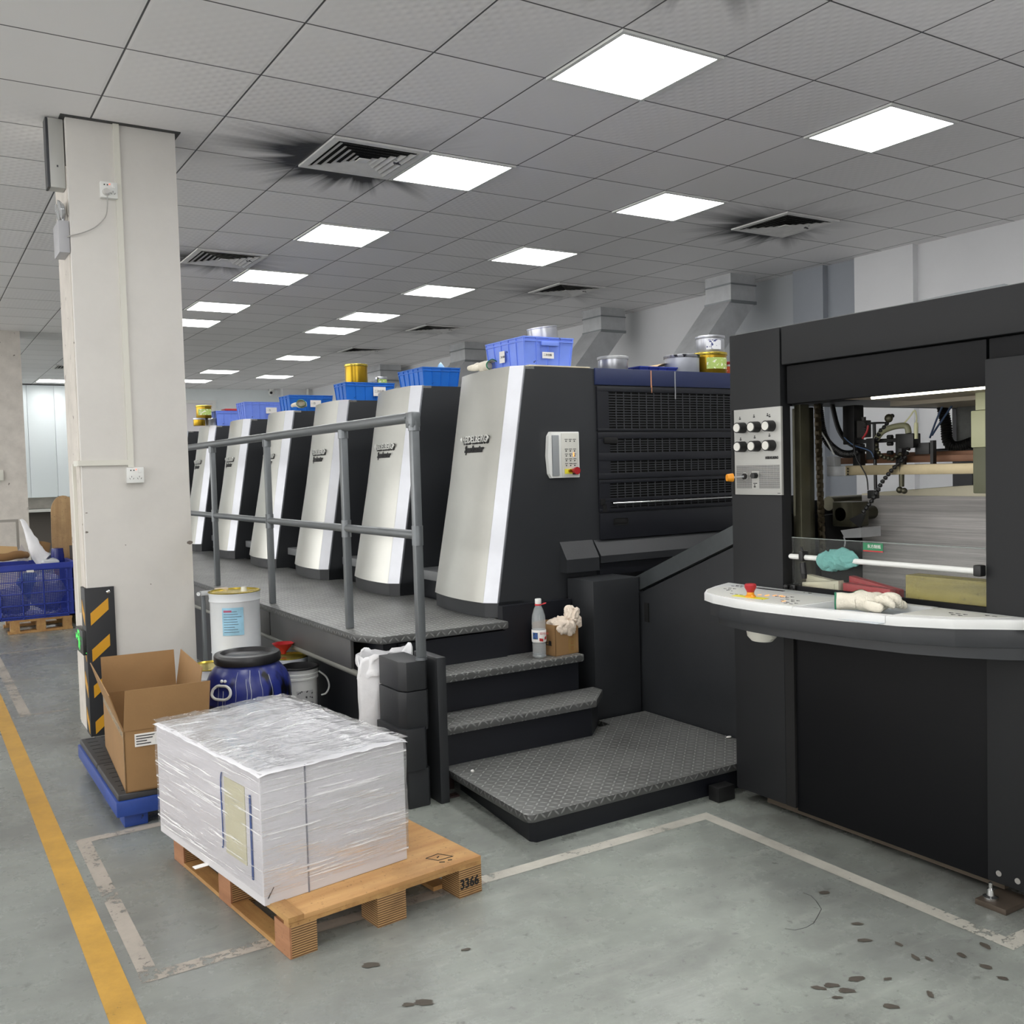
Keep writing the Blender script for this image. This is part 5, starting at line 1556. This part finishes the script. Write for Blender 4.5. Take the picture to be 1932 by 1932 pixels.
b = B(); b.box(-.001, 0.0, .01, cl - .01, ch - .035, ch - .004); b.box(0, .001, 0, .02, 0, ch); b.build('clear_tape', M('glossy_tape', (176, 146, 104), .15), ct, local=True, flat=True)
b = B(); b.ball((.12, .3, .08), .11, sx=.9, sy=1.6, sz=.6, sub=3); b.crumple(.03, 14)
tag(settle(b.build('film_bundle', M('pale_film', (206, 190, 176), .3), ct, local=True, ang=80)) , 'x', 'x') if False else b.bm.free()
b = B(); b.ball((-1.88, 1.02, .235), .10, sx=.9, sy=1.7, sz=.55, sub=3); b.folds(.012, 12); b.crumple(.02, 14)
tag(settle(b.build('film_bundle', M('pale_film', (206, 190, 176), .3), ang=80)), 'crumpled pale plastic film inside the long open carton', 'plastic film')

# ------------------------------------------------------------------ drum and pails
dr = thing('plastic_drum', 'navy blue plastic drum with black screw lid and white drips, behind the carton', 'drum', (-1.358, 1.25, .139))
b = B(); b.lathe([(0, 0), (.15, 0), (.168, .02), (.180, .06), (.190, .10), (.200, .17), (.2015, .172), (.2015, .180), (.200, .182), (.200, .22), (.195, .26), (.178, .30), (.150, .335), (.140, .345), (.138, .372), (0, .372)], (0, 0, 0), 48)
b.build('drum_body', DRUMB, dr, local=True, ang=50)
b = B(); b.lathe([(.140, .348), (.152, .350), (.155, .356), (.155, .385), (.150, .394), (.125, .397), (.118, .392), (.112, .384), (.108, .381), (0, .384)], (0, 0, 0), 48)
b.build('screw_lid', M('black_lid_plastic', (34, 34, 36), .35), dr, local=True, ang=40)
va = math.atan2(-3.318 - 1.25, -2.691 + 1.358)
hb = B()
a0 = va - .62
ctr = Vector((math.cos(a0) * .203, math.sin(a0) * .203, .245)); rx = Vector((-math.sin(a0), math.cos(a0), 0)); up_ = Vector((-math.cos(a0) * .28, -math.sin(a0) * .28, 1)).normalized()
loop = [ctr + rx * u * .052 + up_ * v * .03 + Vector((math.cos(a0), math.sin(a0), 0)) * .006 for u, v in ((-.9, .4), (-.5, .95), (0, 1.), (.5, .95), (.9, .4), (.95, -.4), (.6, -.95), (0, -1.05), (-.6, -.95), (-.95, -.4), (-.9, .4))]
hb.tube(loop, .0065, 8)
for s in (-.18, .18): hb.ball(ctr + rx * s * .05 + up_ * .05, .008)
hb.build('side_handle', WHITE, dr, local=True)
b = B()
random.seed(11)
def drip(b, ang, z0, z1, wd, mi):
    def rr(z):
        pr = [(.10, .190), (.17, .201), (.22, .201), (.26, .196), (.30, .180), (.335, .152)]
        for (za, ra), (zb, rb) in zip(pr, pr[1:]):
            if z <= zb: return ra + (rb - ra) * max(0, (z - za)) / (zb - za) + .0012
        return .1532
    n = 10; pts = []
    for k in range(n + 1):
        z = z0 + (z1 - z0) * k / n; a = ang + .012 * math.sin(z * 60)
        pts.append((a, z))
    for (a, z), (a2, z2) in zip(pts, pts[1:]):
        r1, r2 = rr(z), rr(z2)
        b.quad((math.cos(a) * r1, math.sin(a) * r1, z), (math.cos(a + wd) * r1, math.sin(a + wd) * r1, z), (math.cos(a2 + wd) * r2, math.sin(a2 + wd) * r2, z2), (math.cos(a2) * r2, math.sin(a2) * r2, z2), mi=mi)
for a, z0, z1, w_ in ((-.75, .10, .28, .014), (-.30, .12, .33, .010), (-.05, .13, .30, .012), (.04, .16, .335, .016), (.30, .12, .33, .010), (.55, .10, .31, .014), (-.55, .11, .22, .01), (-.62, .10, .25, .02)):
    drip(b, va + a, z0, z1, w_, 0)
b.build('white_drip', M('dried_glue', (170, 176, 190), .5), dr, local=True)
b = B(); patch(b, va + .30, va + .80, .155, .20, .2035, skew=.012); b.build('drum_label', PAPERW, dr, local=True)
a1 = va + .34
text('label_text', '惠州市', .022, INK, Vector((-1.358, 1.25, .139 + .175)) + Vector((math.cos(a1), math.sin(a1), 0)) * .206 + Vector((-math.sin(a1), math.cos(a1), 0)) * .01, (-math.sin(a1 + .12), math.cos(a1 + .12), 0), (0, 0, 1), dr, depth=.0004)

def pail(label, x, y, z, r, h, lidmat=GOLDLID, lab=False, cap=True, name='metal_pail'):
    t = thing(name, label, 'pail', (x, y, z), 0, 'round pails beside the column')
    b = B(); b.lathe([(0, 0), (r * .965, 0), (r * .98, .006), (r * .965, .04), (r, .045), (r * .985, .05), (r * .985, h - .055), (r * 1.02, h - .045), (r * 1.0, h - .035), (r * 1.02, h - .006), (r * 1.035, h), (r * .99, h + .001), (r * .985, h - .008), (0, h - .008)], (0, 0, 0), 40)
    b.build('pail_body', PAILW, t, local=True, ang=40)
    if lidmat:
        b = B(); b.lathe([(r * 1.035, h - .001), (r * 1.045, h + .003), (r * 1.0, h + .005), (r * .96, h - .003), (0, h - .002)], (0, 0, 0), 40); ld = b.build('pail_lid', lidmat, t, local=True, ang=40)
        if cap:
            b = B(); b.cyl((r * .35, -.02, h - .002), (r * .35, -.02, h + .022), .017, .015, 18); b.build('pour_cap', M('translucent_cap', (222, 222, 214), .3), ld, local=True)
    if lab:
        va = math.atan2(-3.318 - y, -2.691 - x)
        b = B(); patch(b, va - .52, va + .32, h * .40, h * .80, r + .0015, n=10); lb = b.build('pail_label', M('pale_blue_label', (150, 196, 220), .5, var=.2, vs=9), t, local=True)
        b = B()
        for k in range(9):
            patch(b, va - .46, va + random.uniform(-.1, .26), h * (.74 - k * .037), h * (.74 - k * .037) + .003, r + .0022, n=8)
        b.build('label_lines', M('grey_print', (84, 100, 120), .6), lb, local=True)
        b = B(); patch(b, va - .46, va - .14, h * .735, h * .765, r + .0024, n=6); b.build('label_logo', M('pink_print', (176, 90, 120), .6), lb, local=True)
    return t
pail('large pale metal pail with gold lid and pale blue label, standing highest by the column', -1.205, 1.97, .372, .134, .372, GOLDLID, True)
pail('pale metal pail hidden under the large labelled pail', -1.205, 1.97, 0, .134, .366, GOLDLID, False, False)
pail('lower pale metal pail with gold lid between carton and drum', -1.392, 1.73, 0, .134, .395, GOLDLID)
pail('pale pail with a plain gold lid right behind the drum', -1.085, 1.87, 0, .118, .432, GOLDLID, False, False) if False else None
gp = pail('pale pail with a plain gold lid behind the black-rimmed bucket', -1.035, 1.62, 0, .102, .415, GOLDLID, False, False)
bk = thing('plastic_bucket', 'white plastic bucket with black ink inside and a wire handle, right of the drum', 'bucket', (-1.068, 1.36, 0), 0)
b = B(); b.lathe([(0, 0), (.082, 0), (.088, .35), (.094, .352), (.094, .36), (.089, .362), (.094, .372), (.094, .38), (.09, .382), (.095, .40), (.098, .405), (.098, .41), (.092, .41), (.090, .38)], (0, 0, 0), 36); b.build('bucket_body', WHITE, bk, local=True, ang=40)
b = B(); b.lathe([(.099, .403), (.1005, .408), (.098, .413), (.091, .413), (.088, .36), (0, .355)], (0, 0, 0), 36); b.build('ink_rim', INK, bk, local=True, ang=40)
b = B(); b.tube([(.096, -.02, .375), (.125, -.045, .345), (.135, -.055, .30), (.12, -.05, .265), (.10, -.035, .255)], .0045, 8); b.build('handle', WHITE, bk, local=True)
b = B(); patch(b, -2.1, -1.1, .18, .30, .0895); b.build('bucket_label', M('grey_print_label', (196, 196, 196), .5, spots=((60, 60, 64), 50., .56)), bk, local=True)
b = B(); b.lathe([(.012, 0), (.014, .01), (.055, .055), (.058, .058), (.054, .057), (.012, .012)], (-1.045, 1.66, .424), 24)
tag(settle(b.build('red_funnel', RED)), 'red plastic funnel on a gold pail lid beside the walkway', 'funnel')
# tube handle beside the column
t = thing('trolley_handle', 'square steel tube post with a horizontal arm against the column corner', 'trolley', (-1.335, 2.13, 0))
b = B(); b.box(-1.346, -1.324, 2.118, 2.142, 0, .715, .002); b.build('post', PIPE, t)
b = B(); b.box(-1.352, -1.27, 2.10, 2.136, .718, .742, .003); b.build('arm', STEEL, t)
b = B(); b.box(-1.27, -1.20, 2.098, 2.138, .722, .752, .006); b.build('grip_block', M('pale_wood_grip', (206, 190, 170), .7), t)
b = B(); b.cyl((-1.356, 2.118, .73), (-1.366, 2.10, .73), .011, seg=12); b.build('clamp_bolt', CHROME, t)

# white woven sack
sk = B()
def sack(p, u, v):
    a = u * 2 * PI
    w = .122 * (1 - .02 * v) + .006 * math.sin(v * 3)
    q = Vector((-.965 + math.cos(a) * w * (1.05 if True else 1), .535 + math.sin(a) * .070, v * .58))
    q += noise.noise_vector(Vector((math.cos(a) * 2, math.sin(a) * 2, v * 5))) * .014 * (0.3 + v * .9)
    if v > .93: q.z += .02 * math.sin(a * 3 + 1) + .015 * math.sin(a * 7)
    return q
sk.grid((0, 0, 0), (1, 0, 0), (0, 0, 1), 48, 30, sack)
bmesh.ops.remove_doubles(sk.bm, verts=sk.bm.verts, dist=.0008)
sko = sk.build('white_sack', M('woven_white_plastic', (226, 226, 228), .45, var=.03, vs=20, bump=.3, bs=40), ang=80)
md = sko.modifiers.new('thick', 'SOLIDIFY'); md.thickness = .003
tag(settle(sko), 'tall white woven plastic sack standing open beside the steps', 'sack')
b = B()
def cuffp(p, u, v):
    a = u * 2 * PI
    q = Vector((-.965 + math.cos(a) * (.122 + .004 * math.sin(a * 5)), .535 + math.sin(a) * .080, .50 + v * .095))
    q += noise.noise_vector(Vector((math.cos(a) * 3, math.sin(a) * 3, v * 2))) * .02
    q.z += .012 * math.sin(a * 3 + 1)
    return q
b.grid((0, 0, 0), (1, 0, 0), (0, 0, 1), 48, 6, cuffp)
cu = b.build('folded_rim', M('woven_white_plastic', (226, 226, 228), .45), sko, ang=80)

# ------------------------------------------------------------------ fittings on the near column
YC = 2.165
def socket(label, x0, x1, z0, z1, plug=False):
    t = thing('wall_socket', label, 'wall socket', ((x0 + x1) / 2, YC, z0), 0, 'sockets on the column')
    b = B(); b.box(x0, x1, YC - .032, YC, z0, z1, .004); b.build('socket_box', WHITE, t)
    w_ = x1 - x0
    b = B()
    for fx, fz in ((.2, .78), (.38, .78)): b.box(x0 + w_ * fx, x0 + w_ * fx + .006, YC - .0335, YC - .031, z0 + w_ * fz - .003, z0 + w_ * fz + .003)
    for fx in (([.72] if plug else [.27, .72])):
        cx = x0 + w_ * fx; cz = z0 + w_ * .30
        b.box(cx - .001, cx + .001, YC - .0335, YC - .031, cz + .004, cz + .012)
        for s in (-1, 1):
            b.box(cx + s * .009 - .001, cx + s * .009 + .001, YC - .0335, YC - .031, cz - .006, cz + .002, rot=Matrix.Rotation(s * .5, 3, 'Y'))
    b.build('socket_holes', INK, t, flat=True)
    b = B(); b.box(x0 + w_ * .66, x0 + w_ * .86, YC - .036, YC - .031, z0 + w_ * .62, z0 + w_ * .90, .002); b.build('rocker_switch', WHITE, t)
    b = B(); b.box(x0 + w_ * .52, x0 + w_ * .57, YC - .0345, YC - .031, z0 + w_ * .80, z0 + w_ * .86); b.build('indicator', M('red_neon', (255, 120, 90), .4, emit=(255, 80, 50), es=3.), t, flat=True)
    return t
socket('upper white socket with a plug and cord in it, near the top of the column', -1.770, -1.685, 2.845, 2.928, True)
socket('lower white double socket with empty holes, at mid height of the column', -1.703, -1.616, 1.350, 1.434)
t = thing('plug_cord', 'pale plug with a thin cord looping from the upper socket to the emergency lamp', 'cord', (-1.80, YC, 2.6))
b = B(); b.cyl((-1.744, YC - .034, 2.872), (-1.744, YC - .062, 2.872), .018, .014, 18); b.build('plug', M('plug_grey', (196, 194, 190), .4), t)
b = B(); b.tube([(-1.742, YC - .055, 2.855), (-1.742, YC - .045, 2.80), (-1.752, YC - .03, 2.745), (-1.80, YC - .02, 2.69), (-1.86, YC - .02, 2.655), (-1.915, YC - .015, 2.635), (-1.935, YC + .012, 2.63)], .0028, 8); b.build('cord', M('cord_grey', (170, 168, 164), .5), t)
t = thing('cable_trunking', 'cream plastic cable trunking down the front face of the column', 'cable trunking', (-1.68, YC, 1.45))
b = B(); b.prism([(-1.692, 3.246), (-1.662, 3.246), (-1.662, 1.436), (-1.692, 1.436)], 'y', YC - .016, YC - .0); b.build('vertical_run', CREAM, t, flat=True)
b = B(); b.box(-1.938, -1.692, YC - .016, YC, 1.447, 1.475); b.box(-1.940, -1.924, YC, YC + .13, 1.447, 1.475); b.build('horizontal_run', CREAM, t, flat=True)
b = B(); b.box(-1.940, -1.924, 2.335, 2.365, .66, 1.46); b.build('side_run', CREAM, t, flat=True)
t = thing('cable_duct', 'grey metal cable duct hanging from the ceiling behind the column edge', 'cable duct', (-1.98, 2.46, 2.89))
b = B(); b.box(-1.998, -1.926, 2.20, 2.29, 2.885, CEIL - .008, .003); b.build('channel', M('pale_grey_steel', (176, 176, 172), .45, .2), t)
b = B(); b.box(-2.010, -1.999, 2.20, 2.29, 2.885, CEIL - .008); b.box(-1.965, -1.957, 2.198, 2.201, 2.99, 3.0); b.build('dark_lip', M('dark_steel_lip', (64, 66, 70), .4, .5), t, flat=True)
t = thing('emergency_light', 'grey twin-head emergency lamp box on the left face of the column', 'emergency light', (-1.96, 2.3, 2.5))
b = B(); b.box(-1.975, -1.922, 2.175, 2.37, 2.550, 2.715, .006); b.build('battery_box', M('pale_grey_plastic', (172, 172, 176), .4), t)
for k, (y, z) in enumerate(((2.205, 2.780), (2.305, 2.785))):
    b = B(); b.lathe([(.0, .0), (.030, .004), (.046, .02), (.048, .026), (0, .030)], (-1.935, y, z), 24, rot=Matrix.Rotation(-PI / 2 - .2, 3, 'Y')); b.cyl((-1.94, y, z), (-1.945, y + .01, 2.715), .008, seg=10)
    b.build('lamp_head', M('clear_lamp_glass', (196, 198, 200), .12, .5), t)
# corner guard
t = thing('corner_guard', 'black rubber corner guard with yellow diagonal stripes on the column corner', 'corner guard', (-1.85, YC, 0))
RB = M('black_rubber', (36, 37, 40), .55, var=.1, vs=9)
b = B(); b.prism([(-1.936, YC - .014), (-1.790, YC - .014), (-1.790, YC), (-1.924, YC), (-1.924, YC + .12), (-1.936, YC + .12)], 'z', .02, .806, bev=.002); b.build('rubber_profile', RB, t)
b = B()
for k in range(4):
    z = .748 - k * .192
    b.prism([(-1.912, z - .075), (-1.822, z), (-1.822, z - .062), (-1.912, z - .140)], 'y', YC - .0155, YC - .0138)
b.build('front_stripes', M('reflective_yellow', (206, 150, 36), .4), t, flat=True)
b = B()
for k in range(4):
    z = .748 - k * .192
    b.prism([(YC + .01, z - .08), (YC + .09, z - .01), (YC + .09, z - .075), (YC + .01, z - .14)], 'x', -1.9375, -1.9358)
b.build('side_stripes', M('reflective_yellow', (206, 150, 36), .4), t, flat=True)
b = B(); b.lathe([(0, 0), (.010, .001), (.010, .003), (.006, .007), (0, .008)], (-1.82, YC - .014, .780), 16, rot=Matrix.Rotation(PI / 2, 3, 'X')); b.build('fixing_screw', CHROME, t)
# exit sign
t = thing('exit_sign', 'black exit sign box with green glowing running man on the column side', 'exit sign', (-1.97, 2.3, .46))
b = B(); b.box(-1.953, -1.9205, 2.170, 2.41, .452, .580, .002); b.build('sign_box', M('black_sign_plastic', (30, 32, 32), .4), t)
GE = M('green_glow', (90, 240, 110), .4, emit=(70, 240, 90), es=1.3)
b = B(); X_ = -1.9540
def gbar(y0, z0, y1, z1, wd): 
    z0 = .466 + (z0 - .49) * .86; z1 = .466 + (z1 - .49) * .86
    d = Vector((y1 - y0, z1 - z0)); n = Vector((-d.y, d.x)).normalized() * wd / 2
    b.quad((X_, y0 - n.x, z0 - n.y), (X_, y1 - n.x, z1 - n.y), (X_, y1 + n.x, z1 + n.y), (X_, y0 + n.x, z0 + n.y))
gbar(2.395, .565, 2.355, .565, .014); gbar(2.400, .565, 2.385, .585, .010); gbar(2.400, .565, 2.385, .545, .010)
gbar(2.335, .605, 2.275, .605, .012); gbar(2.335, .605, 2.335, .56, .010); gbar(2.275, .605, 2.275, .50, .010)
gbar(2.315, .575, 2.300, .535, .020); gbar(2.318, .560, 2.340, .545, .008); gbar(2.300, .560, 2.285, .55, .008); gbar(2.300, .535, 2.325, .50, .011); gbar(2.300, .535, 2.285, .49, .011)
b.ball((X_, 2.318, .552), .008, sx=.1)
b.build('running_man', GE, t, flat=True)
text('sign_text', '安全出口', .020, M('dim_green', (60, 150, 80), .4, emit=(50, 160, 70), es=.35), (X_, 2.262, .530), (0, -1, 0), (0, 0, 1), t, depth=.0002)
text('sign_text', 'EXIT', .022, M('dim_green', (60, 150, 80), .4), (X_, 2.258, .500), (0, -1, 0), (0, 0, 1), t, depth=.0002)
b = B(); b.ball((-1.937, 2.1698, .463), .003); b.build('status_light', GE, t)
# chipped plaster on the column
b = B()
for (x, z, s) in ((-1.905, 1.20, .005), (-1.910, 1.10, .007), (-1.385, 1.012, .013), (-1.72, 1.02, .003), (-1.60, .80, .003)):
    b.ball((x, YC, z), s, sx=1.3, sy=.12, sz=.8, sub=2)
b.crumple(.002, 120)
b.build('plaster_chip', M('chipped_plaster', (112, 104, 98), .9), bpy.data.objects['trim_20'])

# ------------------------------------------------------------------ left background
CY = 6.45
wp = thing('small_pallet', 'small worn wooden pallet under the blue mesh crate', 'pallet', (-1.75, CY, 0))
b = B(); b.box(-1.99, -1.455, CY, CY + .6, .105, .125); b.build('deck_board', WOODE, wp, flat=True)
for x in (-1.97, -1.755, -1.535):
    for y in (CY, CY + .48):
        B().box(x, x + .075, y, y + .09, .022, .105).build('block', WOODE, wp, flat=True)
for y_ in (CY, CY + .5): B().box(-1.99, -1.455, y_, y_ + .08, .001, .022).build('bottom_board', WOODE, wp, flat=True)
mc = thing('mesh_crate', 'large royal blue mesh crate full of waste on the small pallet', 'crate', (-1.78, CY, .126))
x0, x1, z0, z1 = -2.10, -1.43, .127, .625
b = B()
b.box(x0, x1, CY, CY + .5, z0, z0 + .012)
for (a, c) in ((x0, x0 + .055), (x1 - .055, x1)): b.box(a, c, CY, CY + .008, z0, z1); b.box(a, c, CY + .492, CY + .5, z0, z1)
b.box(x0, x0 + .008, CY, CY + .5, z0, z1); b.box(x1 - .008, x1, CY, CY + .5, z0, z1)
b.box(x0 - .02, x1 + .02, CY - .02, CY + .002, z1 - .05, z1, .004); b.box(x0 - .02, x1 + .02, CY + .498, CY + .52, z1 - .05, z1); b.box(x1, x1 + .02, CY, CY + .5, z1 - .05, z1); b.box(x0 - .02, x0, CY, CY + .5, z1 - .05, z1)
b.build('crate_frame', CR_N, mc, flat=True)
b = B()
for k in range(5):
    z = z0 + .02 + k * .105; b.box(x0, x1, CY - .014, CY, z, z + .010)
for x in (x0 + .055, x0 + .235, x0 + .41, x1 - .06): b.box(x, x + .010, CY - .014, CY, z0, z1 - .04)
b.build('crate_ribs', CR_N, mc, flat=True)
b = B()
n = 0
x = x0 + .06
while x < x1 - .055: b.box(x, x + .0055, CY, CY + .004, z0 + .01, z1 - .05); x += .0145
z = z0 + .015
while z < z1 - .05: b.box(x0 + .055, x1 - .055, CY, CY + .004, z, z + .0055); z += .0145
b.build('crate_mesh', CR_N, mc, flat=True)
b = B(); b.box(-1.82, -1.76, CY - .017, CY - .0145, z1 - .072, z1 - .052); b.build('crate_tag', PAPERW, mc, flat=True)
# waste inside
WS = M('white_waste_film', (214, 216, 220), .35, var=.06, vs=10)
for k, (x, y, z, r, mt, lb) in enumerate(((-1.62, CY + .2, .34, .15, WS, 'white crumpled plastic film behind the mesh at right of the crate'), (-1.93, CY + .22, .28, .13, WS, 'white crumpled plastic film behind the mesh at left of the crate'), (-1.78, CY + .25, .40, .12, M('pale_blue_film2', (130, 160, 200), .4), 'pale blue plastic film in the middle of the mesh crate'))):
    b = B(); b.ball((x, y, z), r, sx=1.0, sy=.9, sz=1.15, sub=3); b.crumple(.05, 9, k); 
    tag(settle(b.build('waste_film', mt, ang=80)), lb, 'plastic waste')
b = B(); b.tube([(-2.12, CY + .02, .70), (-1.98, CY + .0, .705), (-1.86, CY + .03, .715), (-1.80, CY + .12, .70)], lambda q: .034 - .008 * abs(q - .5), 12); b.crumple(.012, 14)
tag(settle(b.build('cardboard_roll', CARD_D, ang=60)), 'flattened brown cardboard bulging over the front rim of the mesh crate', 'cardboard')
b = B(); b.prism([(-2.02, .66), (-2.0, .79), (-1.86, .775), (-1.84, .66)], 'y', CY + .30, CY + .305)
tag(settle(b.build('cardboard_sheet', M('light_card', (206, 170, 120), .8), flat=True)), 'light tan cardboard sheet standing in the left of the mesh crate', 'cardboard')
b = B(); b.prism([(-1.90, .66), (-1.83, .80), (-1.77, .68), (-1.78, .64)], 'y', CY + .20, CY + .204)
tag(settle(b.build('grey_sheet', M('grey_card', (186, 180, 178), .7), flat=True)), 'pointed grey card corner sticking up behind the brown cardboard', 'card')
b = B(); b.cyl((-1.66, CY + .38, .62), (-1.62, CY + .42, .79), .06, seg=24)
tag(settle(b.build('cardboard_tube', CARD, ang=40)), 'round brown cardboard core sticking up behind the white bag', 'cardboard core')
b = B(); b.tube([(-1.80, CY + .45, 1.02), (-1.76, CY + .40, .92), (-1.72, CY + .35, .80), (-1.68, CY + .28, .68), (-1.62, CY + .24, .62)], lambda q: .014 + .07 * q, 14); b.crumple(.012, 16)
tag(settle(b.build('white_bag', M('woven_white_plastic', (226, 226, 228), .45), ang=80)), 'white plastic bag pulled up to a point on the rack above the mesh crate', 'bag')
b = B(); b.lathe([(.055, 0), (.058, .06), (.05, .13), (.0, .135)], (-1.535, CY + .18, .615), 20)
tag(settle(b.build('blue_container', M('navy_glossy_plastic', (28, 40, 118), .25))), 'navy blue glossy container at the right end of the mesh crate', 'container')
b = B(); b.ball((-1.60, CY + .12, .625), .06, sx=1.3, sy=.8, sz=.5, sub=3); b.crumple(.02, 20)
tag(settle(b.build('waste_film', M('clear_waste_film', (206, 210, 212), .2), ang=80)), 'shiny clear film heap beside the navy container', 'plastic waste')
# plywood board with rounded top leaning behind
b = B()
pts = []
for k in range(13):
    a = PI * k / 12
    pts.append((-1.395 - math.cos(a) * .115 * -1, 1.12 + math.sin(a) * .14))
pts = [(-1.50, .02), (-1.30, .02)] + [(-1.40 + .115 * math.cos(PI * k / 12), 1.07 + .16 * math.sin(PI * k / 12)) for k in range(13)] + [(-1.52, .8)]
b.prism(pts, 'y', 7.15, 7.162)
tag(settle(b.build('plywood_board', wood_mat('light_plywood', (206, 172, 126), (170, 134, 92), 'z', .7), flat=True)), 'tall plywood board with rounded top standing behind the mesh crate', 'plywood board')
t = thing('metal_rack', 'thin aluminium frame rack behind the mesh crate in front of the far column', 'rack', (-1.9, 7.6, 0))
b = B()
b.box(-2.4, -1.765, 7.6, 7.63, .975, 1.0); b.box(-1.79, -1.765, 7.6, 7.63, 0, .975); b.box(-2.4, -2.375, 7.6, 7.63, 0, .975)
b.build('rack_frame', M('dull_aluminium', (158, 154, 146), .45, .5), t, flat=True)
tag(settle(B().box(-1.40, -1.16, 6.75, 7.05, .0, .50).build('storage_carton', M('olive_box_card', (86, 84, 66), .8), flat=True)), 'dark olive box on the floor behind the near column', 'box')
tag(settle(B().box(-1.38, -1.18, 6.78, 7.02, .501, .74).build('storage_carton', M('dark_box_card', (50, 46, 44), .8), flat=True)), 'dark brown box on top of the olive box behind the near column', 'box')
t = thing('wall_socket', 'grubby socket on the far left column', 'wall socket', (-1.75, 10.14, 1.4))
B().box(-1.80, -1.69, 10.12, 10.149, 1.40, 1.53, .003).build('socket_box', CREAM, t)
# cupboards and counter at the far wall
t = thing('wall_cupboard', 'bright white wall cupboards at the far left end', 'cupboard', (-.3, 17.4, 1.06))
b = B(); b.box(-2.6, 1.2, 17.30, 17.59, 1.07, CEIL - .02); b.build('carcass', M('white_laminate', (232, 240, 242), .35), t, flat=True)
for k in range(8):
    xx = -2.60 + k * .475
    B().box(xx + .003, xx + .472, 17.28, 17.299, 1.075, CEIL - .03, .002).build('door', M('white_laminate', (232, 240, 242), .35), t)
B().box(-.25, -.19, 17.262, 17.28, 1.078, 1.086).build('handle', CHROME, t, flat=True)
t = thing('counter', 'long pale stone counter with dark space under the far white cupboards', 'counter', (-.3, 17.2, 0))
B().box(-2.6, 1.2, 16.9, 17.59, .80, .845, .003).build('worktop', M('pale_stone', (214, 214, 208), .35), t)
B().box(-2.6, 1.2, 17.55, 17.59, .85, 1.068).build('splashback', M('grey_marble', (172, 168, 160), .5, var=.2, vs=4), t, flat=True)
B().box(-2.6, 1.2, 17.5, 17.58, .0, .80).build('back_panel', M('brown_grey_panel', (104, 98, 92), .7), t, flat=True)
tag(settle(B().box(-.28, -.12, 17.0, 17.12, .846, .872, .004).build('white_tray', WHITE)), 'small white tray on the far counter', 'tray')
# ceiling camera
t = thing('security_camera', 'small white dome camera high on the far wall', 'security camera', (4.1, 17.35, 3.17))
b = B(); b.ball((4.1, 17.35, 3.17), .075, sub=3); b.cyl((4.1, 17.35, 3.2), (4.1, 17.35, CEIL), .06, seg=20); b.build('camera_dome', WHITE, t)
b = B(); b.ball((4.07, 17.285, 3.16), .03); b.build('lens', BLACK, t)
b = B()
for x in (5.0,): b.cyl((4.83, 17.1, 0), (4.83, 17.1, CEIL), .03, seg=12)
tag(settle(b.build('wall_pipe', WHITE)), 'thin white pipe running down the far right corner of the hall', 'pipe')
